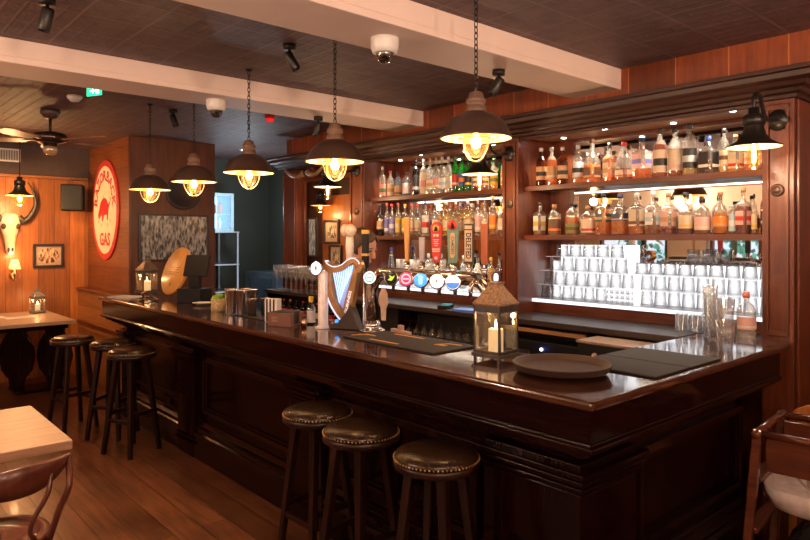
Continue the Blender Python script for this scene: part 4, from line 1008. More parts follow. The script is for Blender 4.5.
m=MB(); m.prism([(-.020,.174),(.020,.174),(.020,.192),(-.020,.192)],.0093,.0100,0,M); m.prism([(-.020,.012),(.020,.012),(.020,.168),(-.020,.168)],.0093,.0100,0,M); m.build('name_plate',pbr('tap_buff2',(.66,.50,.36),.5),o)
lettering('DELETED',.040,black_plastic,o,M@Matrix.Translation((0,.090,.0106))@Matrix.Rotation(-PI/2,4,'Z'),sx=.80)
o,M=handle(hx[5]+2.55,.030,.036,.200,.018,wood('tap_red_wood',(.30,.075,.025),(.42,.12,.04),'z',.4),'plain red-brown wood tap handle')

# harp fount
hp=thing('harp_beer_fount','gold harp shaped beer fount with lit strings and a white column','beer fount',(-3.205,2.345,BZ),.45)
hg=pbr('harp_gold',(.40,.21,.075),.30,.45,var=.25,scale=14); lit_b=emit('harp_string_light',(.42,.62,1),2.4)
def hbuild(mb,n,m,par=None,bevel=0): return mb.build(n,m,par or hp,bevel=bevel)
FM=frame_M((0,0,0),(0,-1,0))     # local harp plane: x across, y up, z towards the guests
def ribbon(pts,ws,t0,t1):
    P=[Vector((p[0],p[1])) for p in pts]; L_=[];R_=[]
    for i in range(len(P)):
        d=(P[min(i+1,len(P)-1)]-P[max(i-1,0)]).normalized(); n=Vector((-d.y,d.x)); L_.append(P[i]+n*ws[i]/2); R_.append(P[i]-n*ws[i]/2)
    m=MB()
    k=len(P); vs=[(p.x,p.y,t1) for p in L_]+[(p.x,p.y,t1) for p in R_]+[(p.x,p.y,t0) for p in L_]+[(p.x,p.y,t0) for p in R_]
    vs=[tuple(FM@Vector(v)) for v in vs]; fs=[]
    for i in range(k-1): fs+=[(i,i+1,k+i+1,k+i),(2*k+i,3*k+i,3*k+i+1,2*k+i+1),(i,2*k+i,2*k+i+1,i+1),(k+i,k+i+1,3*k+i+1,3*k+i)]
    fs+=[(0,k,3*k,2*k),(k-1,3*k-1,4*k-1,2*k-1)]
    m.add(vs,fs); return m
def spl(P,n=5):
    P=[Vector(p) for p in P]; o=[]
    for i in range(len(P)-1):
        p0,p1,p2,p3=P[max(i-1,0)],P[i],P[i+1],P[min(i+2,len(P)-1)]
        for j in range(n):
            q=j/n; o.append(.5*((2*p1)+(p2-p0)*q+(2*p0-5*p1+4*p2-p3)*q*q+(-p0+3*p1-3*p2+p3)*q**3))
    o.append(P[-1]); return o
neck=spl([(-.112,.392,0),(-.092,.372,0),(-.05,.358,0),(.0,.372,0),(.04,.402,0),(.078,.416,0),(.112,.402,0),(.124,.372,0),(.110,.352,0),(.098,.362,0)])
wsn=[.044-.026*(i/(len(neck)-1)) for i in range(len(neck))]
hbuild(ribbon(neck,wsn,-.022,.022),'neck',hg,None,.004)
pil_=spl([(-.100,.36,0),(-.098,.29,0),(-.082,.21,0),(-.050,.14,0),(-.010,.085,0),(.02,.055,0)])
hbuild(ribbon(pil_,[.036]*len(pil_),-.024,.024),'fore_pillar',hg,None,.004)
edge_=[(p.x-.022,p.y-.006) for p in pil_]; hbuild(ribbon(edge_,[.010]*len(edge_),-.018,.026),'light_edge',pbr('harp_edge',(.75,.78,.9),.3,emis=(.5,.65,1),es=.6))
snd=[(.092,.352),(.070,.26),(.048,.17),(.020,.055)]
hbuild(ribbon(snd,[.034,.046,.056,.062],-.024,.024),'soundboard',hg,None,.004)
topl=[(p.x-.004,p.y+.5*w_-.002) for p,w_ in zip(neck,wsn)][:-12]; hbuild(ribbon(topl,[.006]*len(topl),-.018,.0235),'neck_light',pbr('harp_edge',(.75,.78,.9),.3,emis=(.5,.65,1),es=.6))
s_=MB()
for k in range(11):
    q=k/10; x0=-.072+.135*q; z0=.350+.035*q; xb=.040-(-.0)+(.066-.040)*q-.028; zb=.155+.17*q
    s_.tube([tuple(FM@Vector((x0,z0,0))),tuple(FM@Vector((x0*.35+xb*.65-.01*(1-q),zb,0)))],.0016,5)
hbuild(s_,'strings',lit_b)
bk=MB(); bk.prism([(-.080,.345),(.060,.385),(.055,.20),(.01,.10),(-.045,.165)],-.012,-.008,0,FM); hbuild(bk,'lit_back_plate',pbr('harp_back',(.30,.36,.55),.4,emis=(.25,.40,1),es=.35))
Mg=FM@Matrix.Translation((.044,.165,.0245))@Matrix.Rotation(math.atan2(.297,.072),4,'Z')
lettering('GUINNESS',.026,pbr('harp_white',(.9,.9,.92),.4,emis=(.8,.85,1),es=.5),hp,Mg,sx=1.15)
b_=MB(); b_.prism([(-.09,0),(.125,0),(.115,.02),(.088,.09),(.060,.155),(.03,.10),(-.02,.045),(-.085,.02)],-.035,.035,0,FM); hbuild(b_,'base',pbr('harp_base',(.055,.035,.026),.35,.3),None,.005)
hbuild(MB().lathe([(1e-5,0),(.05,0),(.05,.006),(.036,.014),(.031,.02),(.031,.325),(.028,.345),(1e-5,.352)],28,0,Matrix.Translation((-.125,-.03,0))),'column',pbr('column_white',(.74,.70,.74),.3,.15))
Mb=frame_M((-.158,-.055,.365),(-.15,-1,.1))
hbuild(MB().lathe([(1e-5,-.025),(.026,-.024),(.040,-.012),(.046,0),(.042,.003),(1e-5,.003)],28,0,Mb),'badge',chrome)
hbuild(MB().cyl(.039,.0032,.0045,28,0,Mb),'badge_face',pbr('badge_harp',(.85,.82,.88),.35,emis=(.9,.85,1),es=1.2))
m=MB(); m.prism([(-.010,-.014),(.008,-.012),(.012,.012),(-.008,.016)],.0048,.0056,0,Mb); hbuild(m,'badge_mark',pbr('badge_harp_mark',(.55,.35,.2),.4))
hbuild(MB().sph(.012,(-.02,-.05,.05),12,8),'tap_nozzle',pbr('blue_cap',(.05,.35,.85),.3,emis=(.05,.3,.9),es=.8))
# white tap column behind the harp, black tap behind it
wtp=thing('beer_fount','tall white beer fount with two round badges and a red tip behind the harp','beer fount',(-3.29,2.455,BZ),.4)
MB().lathe([(1e-5,0),(.05,0),(.05,.008),(.033,.018),(.031,.03),(.033,.36),(.026,.38),(.015,.385),(.015,.40),(.022,.405),(.026,.50),(.020,.60),(1e-5,.601)],24).build('column',pbr('column_cream',(.82,.74,.68),.4),wtp)
for sx,ax in ((-1,-.4),(1,.9)):
    Mx=frame_M((sx*.022,-.028,.598),(ax,-1,.0)); MB().lathe([(1e-5,-.012),(.034,-.012),(.040,-.004),(.038,.003),(1e-5,.003)],24,0,Mx).build('badge',pbr('badge_cream',(.75,.52,.38),.4),wtp); MB().cyl(.030,.0032,.0042,24,0,Mx).build('badge_face',pbr('badge_cream_face',(.85,.74,.62),.4),wtp)
MB().lathe([(.020,.602),(.022,.615),(.024,.635),(.016,.648),(1e-5,.65)],20).build('tip',pbr('tip_red',(.60,.06,.03),.4),wtp)
btp=thing('beer_fount','slim black beer fount with a gold band beside the steel tap rail','beer fount',(-3.155,2.475,BZ),.3)
MB().lathe([(1e-5,0),(.035,0),(.035,.006),(.016,.014),(.014,.36),(1e-5,.361)],20).build('column',chrome,btp)
MB().box(-.022,.022,-.012,.012,.3615,.575).build('tap_handle',black_plastic,btp,bevel=.005)
MB().box(-.0225,.0225,-.0125,.0125,.5752,.60).build('handle_cap',pbr('tap_gold',(.72,.45,.10),.4),btp,bevel=.003); MB().box(-.0228,.0228,-.0128,.0128,.44,.455).build('handle_band',pbr('tap_gold',(.72,.45,.10),.4),btp)

# napkin caddy with straws, bitters bottle
nc=thing('napkin_caddy','brown wooden napkin caddy beside the harp','napkin caddy',(-3.575,2.165,BZ),.40)
cw=pbr('caddy_brown',(.17,.075,.048),.5)
m=MB(); m.box(-.085,.085,-.075,.075,0,.012); m.box(-.085,-.075,-.075,.075,.0121,.085); m.box(-.0749,.085,-.075,-.065,.0121,.085); m.box(-.0749,.085,.065,.075,.0121,.085); m.build('box',cw,nc,bevel=.002)
m=MB(); m.box(.075,.085,-.0649,-.03,.0121,.085); m.box(.075,.085,.03,.0649,.0121,.085); m.build('front_lip',cw,nc,bevel=.002)
for k in range(14): MB().box(-.0725,.072,-.062,.062,.0125+k*.0055,.0125+k*.0055+.005).build('napkin',pbr('napkin_black',(.035,.03,.035),.85),nc)
m=MB(); rnd=random.Random(2)
for z_ in (.056,.036):
    for k in range(4): m.box(-.052+k*.0115,-.052+k*.0115+.008,-.0759,-.0752,z_-.007-rnd.uniform(0,.003),z_+.006)
m.build('print',pbr('caddy_print',(.30,.17,.11),.6),nc)
sc_=thing('straw_box','small box striped black and white standing behind the napkin caddy','box',(-3.79,2.20,BZ),.55)
MB().box(-.045,.045,-.032,.032,0,.15).build('box',paper,sc_,bevel=.002)
for x in (-.028,-.004,.022): MB().box(x-.006,x+.006,-.0328,-.0322,.002,.149).build('stripe',black_plastic,sc_)
bt=thing('bitters_bottle','small dark bitters bottle with yellow cap beside the harp column','bottle',(-3.515,2.315,BZ))
MB().lathe([(1e-5,0),(.026,0),(.027,.004),(.027,.10),(.022,.115),(.012,.128),(.011,.155),(1e-5,.156)],18).build('glass',GL['dark'],bt)
MB().lathe([(.0275,.012),(.0275,.088)],18).build('label',paper,bt); MB().lathe([(.0145,.142),(.0155,.165),(.0145,.176),(1e-5,.177)],16).build('cap',pbr('cap_yellow',(.85,.55,.04),.4),bt)
m=MB(); m.lathe([(1e-5,0),(.016,0),(.019,.05),(.012,.052),(1e-5,.012)],14)
tag(m.build('jigger',pbr('jigger_copper',(.6,.42,.3),.25,1),None,(-3.42,2.20,BZ)),'small shot measure at the foot of the harp column','measure')
# shaker cups
cup=MB(); cup.lathe([(1e-5,0),(.030,0),(.031,.003),(.043,.170),(.0445,.172),(.043,.173),(.0415,.169),(.0295,.006),(1e-5,.006)],24); cup=cup.mesh('shaker_cup')
spt=[(-4.405,2.205,.0,'tall steel shaker cup at the passage end of the cluster of five'),(-4.315,2.165,.0,'tall steel shaker cup at the front of the cluster of five'),(-4.225,2.20,.0,'tall steel shaker cup of the five nearest the napkin caddy'),(-4.355,2.30,.0,'steel shaker cup standing behind the gap between the first two'),(-4.25,2.295,.0,'steel shaker cup at the rear of the five, toward the caddy')]
first=None
for x,y,z,lb in spt:
    o=link('shaker_cup',cup,cup_steel) if first is None else first.copy()
    if first is None: first=o
    else: COL.objects.link(o)
    o.location=(x,y,BZ+.0075); tag(o,lb,'cup','tall steel shaker cups')
cu2=MB(); cu2.lathe([(1e-5,0),(.030,0),(.036,.118),(.0372,.12),(.0355,.1195),(.029,.006),(1e-5,.006)],22); cu2=cu2.mesh('shaker_cup')
for i,(x,y,lb) in enumerate([(-4.11,2.22,'short steel shaker cup in the pair beside the tall ones'),(-4.085,2.31,'short steel shaker cup at the back of the pair beside the tall ones')]):
    o=link('shaker_cup',cu2,cup_steel) if i==0 else o.copy()
    if i: COL.objects.link(o)
    o.location=(x,y,BZ+.0075); tag(o,lb,'cup','short steel shaker cups')
m=MB(); m.lathe([(1e-5,0),(.030,0),(.033,.08),(.034,.082),(.032,.08),(.029,.006),(1e-5,.006)],20)
tag(m.build('copper_cup',pbr('copper',(.62,.30,.17),.28,1),None,(-3.975,2.28,BZ+.0075)),'small copper cup between the shaker cups and the straw box','cup')
gp=thing('garnish_pot','woven glass pot of limes beside the steel shaker cups','pot',(-4.60,2.20,BZ))
MB().lathe([(1e-5,0),(.050,0),(.052,.004),(.052,.095),(.048,.095),(.048,.008),(1e-5,.008)],24).build('pot',pbr('pot_straw',(.50,.36,.18),.6,var=.5,scale=90,bump=.8),gp)
lm=pbr('lime_green',(.22,.42,.04),.45)
for k,(x,y,z) in enumerate([(-.018,-.018,.098),(.02,-.01,.10),(0,.02,.10),(.005,0,.118),(.028,.012,.115)]):
    tag(MB().sph(.021,(0,0,0),12,8,0,(1.15,1,1)).build('lime',lm,None,(-4.60+x,2.20+y,BZ+z)),['lime at the front of the garnish pot','lime on the shaker cup side of the garnish pot','lime at the back of the garnish pot','topmost lime in the garnish pot','lime resting high on the garnish pot rim'][k],'lime','limes in the garnish pot')
# far end: menus, tablet stand, wooden round, till
t=thing('menu_stack','loose white printed menus lying at the far end of the bar','menus',(-6.20,2.08,BZ),.35)
for k in range(4): MB().box(-.15,.15,-.105,.105,k*.003,k*.003+.0025).build('sheet',paper,t,rot=(0,0,[.0,.08,-.06,.12][k]))
t=thing('round_board','round pale wooden board propped on its edge at the far bar end','board',(-5.88,2.40,BZ+.04),0)
M=Matrix.Translation((0,0,.207))@frame_M((0,0,0),(.049,-.939,.33))
m=MB(); m.lathe([(1e-5,-.016),(.222,-.016),(.228,-.011),(.228,.011),(.222,.016),(1e-5,.016)],56,0,M); m.build('disc',disc_wood,t)
bm_=pbr('board_burn',(.36,.14,.03),.6)
m=MB()
for z_,w_ in ((.03,.22),(.01,.17),(-.015,.20),(-.035,.14)): m.prism([(-w_/2,z_-.003),(w_/2,z_-.003),(w_/2,z_+.003),(-w_/2,z_+.003)],.0162,.0168,0,M)
m.prism([(-.02,-.13),(0,-.15),(.03,-.12),(.0,-.115)],.0162,.0168,0,M); m.build('burnt_marking',bm_,t)
t=thing('board_stand','tangled chrome stand and cable holding the round board','stand',(-5.86,2.17,BZ),0)
m=MB(); m.tube(spl([(-.13,-.02,.012),(-.08,-.05,.05),(0,-.04,.065),(.08,-.02,.045),(.14,.0,.012)],5),.010,8); m.build('cradle',chrome,t)
m=MB(); m.tube(spl([(-.11,-.03,.01),(-.05,-.09,.012),(.06,-.07,.03),(.13,-.05,.008),(.22,-.02,.008)],5),.006,7); m.build('cable',black_plastic,t)
for x in (-.12,.13): MB().sph(.014,(x,0,.0145),10,8).build('foot',pbr('stand_red',(.4,.05,.03),.5),t)
t=thing('till','black touch-screen till with its screen turned away at the far bar end','till',(-5.38,2.36,BZ),.55)
MB().box(-.115,.115,-.09,.09,0,.12).build('drawer',black_plastic,t,bevel=.006)
MB().box(-.05,.05,-.02,.03,.1203,.22).build('neck',black_plastic,t,bevel=.004)
m=MB(); m.box(-.115,.115,-.012,.016,0,.19,0,Matrix.Translation((0,0,.2205))@Matrix.Rotation(-.3,4,'X')); m.build('screen',black_plastic,t,bevel=.006)
m=MB(); m.lathe([(1e-5,0),(.04,0),(.075,.02),(.078,.022),(.074,.022),(.038,.004),(1e-5,.004)],24); tag(m.build('saucer',white_plastic,None,(-5.10,2.30,BZ)),'small white saucer between the till and the limes','saucer')
m=MB(); m.cyl(.03,0,.045,18); tag(m.build('ramekin',pbr('teal_glaze',(.05,.22,.25),.3),None,(-4.90,2.38,BZ)),'small teal pot behind the garnish pot','pot')
# things near the taps
t=thing('opener_tag','pale wooden tag on a cord hanging from the tap rail','tag',(-2.825,2.345,BZ+.285),.2)
m=MB(); m.prism([(-.016,-.20),(.016,-.20),(.020,-.13),(.034,-.10),(.030,-.05),(.012,-.02),(-.012,-.02),(-.030,-.05),(-.034,-.10),(-.020,-.13)],-.003,.003,0,FM); m.build('tag_board',pbr('tag_wood',(.55,.40,.30),.5),t,bevel=.002)
m=MB(); m.tube([(-.010,0,-.025),(-.03,.012,.012)],.0018,5); m.tube([(.010,0,-.025),(.025,.012,.012)],.0018,5); m.build('cord',pbr('cord_buff',(.5,.38,.25),.8),t)
t=thing('tap_key','pale wooden T-shaped tool lying behind the drip mat','tool',(-2.81,2.462,BZ),-.2)
MB().box(-.10,.10,-.014,.014,0,.022).build('bar',pbr('tool_pink',(.50,.33,.28),.5),t,bevel=.004); MB().box(-.02,.02,-.012,.012,.0223,.05).build('grip',pbr('tool_pink',(.50,.33,.28),.5),t,bevel=.004)
t=thing('card_machine','teal and dark card terminal lying on the worktop behind the taps','card machine',(-3.60,3.62,1.1006),.5)
MB().box(-.045,.045,-.085,.085,0,.03).build('body',black_plastic,t,bevel=.006); MB().box(-.036,.036,0,.07,.0303,.032).build('screen',emit('terminal_teal',(.05,.45,.45),.8),t)
tag(MB().box(-.11,.11,-.07,.07,0,.012).build('tablet',pbr('tablet_blue',(.05,.10,.30),.3,emis=(.05,.15,.5),es=.3),None,(-3.36,3.63,1.1006),(0,0,.2)),'blue-screened tablet lying on the worktop behind the taps','tablet')
# under-counter machines
t=thing('glass_washer','dark under-counter machine with a glowing blue button','machine',(-2.65,3.66,.7156))
MB().box(-.30,.30,-.085,.085,0,.24).build('body',black_plastic,t,bevel=.006); MB().sph(.010,(.0,-.09,.19),12,8).build('indicator',emit('blue_led',(.1,.2,1),30),t)
MB().box(-.25,-.10,-.089,-.0853,.10,.17).build('panel',steel,t); MB().box(.08,.24,-.089,-.0853,.10,.17).build('panel',steel,t)
t=thing('under_counter_unit','black steel unit with copper and red knobs under the bar return','machine',(-1.98,3.42,.0008))
MB().box(-.22,.22,-.11,.11,0,1.035).build('body',black_plastic,t,bevel=.006); MB().box(-.225,.225,-.115,.115,1.0355,1.05).build('lid',pbr('lid_buff',(.32,.2,.13),.4),t,bevel=.003)
for k,c_ in enumerate(('rose','red','red')):
    MB().lathe([(1e-5,0),(.018,0),(.016,.012),(1e-5,.013)],16,0,frame_M((-.10+k*.075,-.1103,.97),(0,-1,0))).build('knob',cm(c_),t)
# ------------------------------------------------------------------ far corner
XF = XW+.0008
frame_blk = pbr('frame_black',(.018,.014,.013),.35)
def picture(label, loc, normal, W, H, bw, pm, mat_w=0, fm=None, oval=False):
    t = thing('framed_picture', label, 'picture', loc, 0); M = frame_M((0,0,0), normal)
    m=MB(); d=.022
    m.box(-W/2,W/2,-H/2,-H/2+bw,0,d,0,M); m.box(-W/2,W/2,H/2-bw,H/2,0,d,0,M); m.box(-W/2,-W/2+bw,-H/2+bw,H/2-bw,0,d,0,M); m.box(W/2-bw,W/2,-H/2+bw,H/2-bw,0,d,0,M)
    m.build('frame', fm or frame_blk, t, bevel=.003)
    if mat_w: MB().box(-W/2+bw,W/2-bw,-H/2+bw,H/2-bw,.001,.006,0,M).build('mount', pbr('mount_buff',(.45,.30,.20),.7), t)
    w,h=W-2*bw-2*mat_w,H-2*bw-2*mat_w
    if oval: MB().prism([(w/2*math.cos(2*PI*k/36),h/2*math.sin(2*PI*k/36)) for k in range(36)],.0065,.0075,0,M).build('print', pm, t)
    else: MB().box(-w/2,w/2,-h/2,h/2,.0065 if mat_w else .001,.0075,0,M).build('print', pm, t)
    return t
picture('wide framed black and white crowd photograph on the wood clad block', (-7.1452,2.90,1.655), (1,0,0), .79,.52,.022, photo('crowd_photo',(.03,.027,.026),(.42,.40,.39),22))
picture('small dark framed picture with an oval print on the orange boards', (XF,1.975,1.44), (1,0,0), .33,.285,.030, photo('oval_photo',(.10,.03,.015),(.75,.50,.32),22), .02, None, True)
# pictures and a lamp inside the alcove of the back bar
YAL=3.8993
picture('framed etching on a buff mount in the alcove, above the smaller frame', (-5.525,YAL,1.715), (0,-1,0), .27,.25,.022, photo('etching',(.06,.04,.03),(.70,.58,.42),30), .04)
picture('framed etching in the alcove, below the larger buff-mounted one', (-5.455,YAL,1.455), (0,-1,0), .22,.25,.02, photo('etching_b',(.10,.07,.04),(.70,.58,.42),26), .035)
picture('tall narrow framed blue print on the dark alcove panel', (-6.02+.145,YAL,1.66), (0,-1,0), .17,.42,.018, photo('blue_print',(.12,.22,.34),(.55,.60,.62),24))
t=thing('alcove_lamp','small dark bell lamp with a glowing jar on the alcove boards','wall lamp',(-5.58,3.789,1.985))
bell_shade(t,.8); MB().tube([(0,0,.155),(0,.03,.20),(0,.10,.20)],.008,8).build('arm',black_metal,t); MB().cyl(.035,0,.012,18,0,frame_M((0,.109,.20),(0,-1,0))).build('wall_plate',black_metal,t)
MB().lathe([(1e-5,.04),(.025,.035),(.045,.0),(.048,-.03),(.038,-.06),(.018,-.072),(1e-5,-.074)],18).build('glass_jar',bulb_glass,t); MB().sph(.016,(0,0,-.02),10,8).build('bulb',filament,t); point('alcove_light',(0,0,-.10),2.5,WARM2,.03,t)
# dark round plaque on the block
m=MB(); Mx=frame_M((0,0,0),(1,0,0)); m.lathe([(1e-5,0),(.20,0),(.205,.006),(.20,.022),(.17,.022),(.165,.016),(1e-5,.016)],44,0,Mx)
tag(m.build('wall_plaque', pbr('plaque_dark',(.03,.018,.014),.5), None, (-7.1453,3.00,2.17)), 'plain dark round plaque above the wide crowd photograph', 'plaque')
# big round sign
sg=thing('round_sign','large cream oval sign with red rim, letters and boar on the wood wall','sign',(-7.93,2.4165,1.975)); S=frame_M((0,0,0),(0,-1,0)); ax,ay=.475,.575
def ell(ax,ay,n=64): return [(ax*math.cos(2*PI*k/n),ay*math.sin(2*PI*k/n)) for k in range(n)]
MB().prism(ell(ax,ay),0,.018,0,S).build('rim', pbr('sign_red',(.55,.035,.035),.35), sg, bevel=.003)
MB().prism(ell(ax*.86,ay*.88),.0182,.0200,0,S).build('face', pbr('sign_cream',(.80,.66,.46),.4,var=.08,scale=8), sg)
red=pbr('sign_red_ink',(.50,.03,.035),.4)
word='RAZORBACK'; allv=bpy.data.meshes.new('lettering'); bmx=bmesh.new()
for i,ch in enumerate(word):
    a=math.radians(172-164*i/(len(word)-1)); px,py=.315*math.cos(a),.05+.34*math.sin(a)
    Mx=S@Matrix.Translation((px,py,.021))@Matrix.Rotation(math.atan2(math.sin(a)*.315,math.cos(a)*.34)-PI/2,4,'Z')
    me=lettering(ch,.165,[],False,Mx,thick=.0006,bold=.028); bmx.from_mesh(me)
bmx.to_mesh(allv); bmx.free(); link('lettering',allv,red,sg)
lettering('GAS',.20,red,sg,S@Matrix.Translation((0.01,-.345,.021)),bold=.028)
hog=spl([(-.20,-.055,0),(-.175,-.02,0),(-.15,.02,0),(-.09,.075,0),(-.01,.105,0),(.07,.085,0),(.12,.045,0),(.17,.06,0),(.20,.095,0),(.19,.055,0),(.14,.005,0),(.13,-.04,0),(.115,-.10,0),(.085,-.10,0),(.075,-.055,0),(.0,-.06,0),(-.045,-.11,0),(-.08,-.105,0),(-.075,-.06,0),(-.12,-.065,0),(-.155,-.09,0),(-.185,-.085,0)],3)
MB().prism([(p.x*1.12-.01,p.y*1.25+.01) for p in hog],.0202,.0216,0,S).build('animal_silhouette', red, sg)
m=MB()
for (px,py) in ((-.22,-.13),(-.10,-.17),(.10,-.17),(.20,-.12),(.19,.13),(-.05,.15)): m.prism([(px-.012,py-.022),(px+.012,py-.018),(px+.008,py+.022),(px-.010,py+.018)],.0202,.0210,0,S)
m.build('bullet_fleck', pbr('sign_olive',(.45,.30,.10),.5), sg)
# loudspeaker on its bracket
t=thing('loudspeaker','black wall speaker on a white bracket in the corner by the round sign','speaker',(-8.44,2.19,2.13),-.35)
MB().box(-.11,.11,-.12,.12,-.155,.155).build('cabinet', black_plastic, t, bevel=.012)
M=Matrix.Translation((.1105,0,0))
MB().box(0,.006,-.105,.105,-.14,.14,0,M).build('grille', pbr('grille_dark',(.010,.010,.010),.7,scale=400,bump=.5), t, bevel=.004)
m=MB(); m.tube([(-.108,.02,.10),(-.16,.03,.13),(-.165,.03,.165)],.010,8); m.build('wall_mount_bracket', white_plastic, t)
# animal skull with horns
t=thing('wall_skull','pale animal skull with thick dark horns hung on the orange boards','skull',(XF+.06,1.565,1.70))
bone=pbr('bone',(.72,.56,.38),.55,var=.2,scale=18,bump=.4)
m=MB()
secs=[(.235,.060,.035),(.215,.085,.055),(.16,.100,.07),(.10,.105,.072),(.03,.085,.065),(-.05,.062,.055),(-.13,.050,.045),(-.19,.046,.036),(-.225,.036,.026),(-.24,.012,.010)]
vs=[];n=18
for z,wy,wx in secs:
    for k in range(n): a=2*PI*k/n; vs.append((wx*math.cos(a),wy*math.sin(a)*(1-.0*math.cos(a)),z))
fs=[(i*n+k,i*n+(k+1)%n,(i+1)*n+(k+1)%n,(i+1)*n+k) for i in range(len(secs)-1) for k in range(n)]+[tuple(range(n)),tuple((len(secs)-1)*n+k for k in range(n-1,-1,-1))]
m.add(vs,fs,0,None,True); m.build('skull', bone, t)
for s_ in (-1,1):
    MB().sph(.030,(.045,s_*.068,.085),12,8,0,(.7,1,1.1)).build('eye_socket', pbr('socket_dark',(.05,.025,.015),.8), t)
    MB().sph(.014,(.034,s_*.018,-.185),8,6,0,(.8,1,2.2)).build('nostril', pbr('socket_dark',(.05,.025,.015),.8), t)
    hp_=spl([(-.01,s_*.085,.19),(.0,s_*.14,.15),(.01,s_*.20,.20),(.02,s_*.255,.33),(.03,s_*.235,.48),(.03,s_*.175,.60)],5); k=len(hp_)
    MB().tube(hp_,[.045*(1-.88*(i/(k-1))**1.3) for i in range(k)],14).build('horn', pbr('horn_dark',(.035,.025,.022),.4,var=.3,scale=20,bump=.4), t)
# hanging lamp in front of the boards
t=thing('hanging_lamp','dark bell lamp with a bare glass bulb hanging before the orange boards','pendant lamp',(-8.05,1.56,2.11))
bell_shade(t,1.05); MB().tube([(0,0,.20),(0,0,CZ-2.11-.012)],.006,7).build('rod',black_metal,t); MB().cyl(.04,CZ-2.11-.016,CZ-2.11-.0006,18).build('ceiling_rose',black_metal,t)
MB().lathe([(1e-5,.05),(.03,.045),(.060,.0),(.066,-.045),(.055,-.085),(.030,-.105),(1e-5,-.11)],20).build('glass_jar',bulb_glass,t)
MB().sph(.024,(0,0,-.035),12,8,0,(1,1,1.3)).build('bulb',filament,t); point('hanging_lamp_light',(.0,0,-.13),24,WARM2,.04,t)
# candle sconce with little white shade
t=thing('wall_sconce','small brass wall sconce with a glowing white shade below the skull','wall lamp',(XF,1.60,1.22))
MB().lathe([(1e-5,0),(.035,0),(.03,.015),(1e-5,.02)],16,0,frame_M((0,0,0),(1,0,0))).build('wall_plate',brass,t)
MB().tube(spl([(.01,0,0),(.05,0,-.05),(.11,0,-.04),(.125,0,.02)],5),.008,8).build('arm',brass,t)
MB().lathe([(1e-5,.018),(.022,.02),(.012,.03),(.010,.085),(1e-5,.086)],12,0,Matrix.Translation((.125,0,0))).build('candle_tube',white_plastic,t)
MB().lathe([(.066,.075),(.036,.185),(.0345,.185),(.0645,.075)],24,0,Matrix.Translation((.125,0,0))).build('shade',glassy('lamp_shade_cloth',(1,.9,.7),.02,.05,frost=.8,frostcol=(.95,.82,.6)),t)
MB().sph(.016,(.125,0,.125),10,8).build('bulb',emit('shade_bulb',(1,.70,.35),60),t); point('sconce_light',(.125,0,.23),2.2,WARM2,.03,t)
# corner table with lantern and place settings
pale_x=pale_wood
t=thing('dining_table','pale wood topped table on dark vase-shaped plank legs in the far corner','table',(-7.93,1.47,0))
MB().box(-.62,.62,-.46,.46,.765,.80).build('table_top',pale_wood,t,bevel=.004); MB().box(-.56,.56,-.40,.40,.72,.7645).build('apron',ebony_x,t)
vase=[(-.07,.03),(-.08,.12),(-.16,.22),(-.19,.36),(-.17,.50),(-.10,.62),(-.11,.7195),(.11,.7195),(.10,.62),(.17,.50),(.19,.36),(.16,.22),(.08,.12),(.07,.03)]
for x,y in ((-.15,.07),(.03,.40)): MB().prism(vase,-.02,.02,0,Matrix.Translation((x,y,0))@frame_M((0,0,0),(.77,-.64,0))).build('leg',ebony_z,t,bevel=.004)
MB().box(-.25,.13,.0,.46,.0008,.0295).build('foot',ebony_x,t,bevel=.006)
make_lantern('lantern','little zinc lantern with a candle on the far corner table',(-8.28,1.78,.8006),.2,.80,pbr('zinc',(.30,.29,.28),.45,.7),pbr('zinc_roof',(.32,.31,.30),.45,.7))
for i,(x,y,r,lb) in enumerate([(-7.95,1.55,.1,'paper place mat with cutlery near the outer corner of the far table'),(-8.1,1.28,.05,'paper place mat with cutlery at the near side of the far table')]):
    p=thing('place_setting',lb,'place setting',(x,y,.8006),r); MB().box(-.10,.10,-.15,.15,0,.002).build('mat',paper,p)
    for k in (-1,1): MB().box(k*.06-.006,k*.06+.006,-.09,.09,.0021,.005).build('cutlery',steel,p)
t=thing('bench_back','orange boarded settle with rails below the round sign, meeting the bar end','bench',(-7.6,2.3,0))
MB().box(-1.03,.92,.0,.1155,.0008,1.02).build('panel',planks('settle_boards',(.20,.065,.018),(.36,.13,.035),(.07,.025,.008),'x','z',3.0,.28,gap=.006),t)
MB().box(-1.03,.92,-.025,.1155,1.0205,1.05).build('cap_rail',mahog_x,t,bevel=.006); MB().box(-1.03,.92,-.015,-.0005,.62,.66).build('rail',mahog_x,t,bevel=.004)
# horns over the mirrored bay
t=thing('horn_trophy','long pale curved pair of horns mounted above the picture alcove','horns',(-5.72,YC-.06,2.33))
hh=pbr('horn_pale',(.20,.12,.07),.4,var=.4,scale=10)
MB().sph(.05,(0,.0,0),14,10,0,(1.1,.9,.8)).build('boss',leather,t); MB().box(-.06,.06,.02,.059,-.05,.05).build('mount',mahog_x,t)
for s_ in (-1,1):
    pts_=spl([(s_*.03,-.01,0),(s_*.12,-.02,-.03),(s_*.22,-.03,-.025),(s_*.32,-.04,.02),(s_*.38,-.05,.075)],5); k=len(pts_)
    MB().tube(pts_,[.034*(1-.85*(i/(k-1))) for i in range(k)],12).build('horn',hh,t)
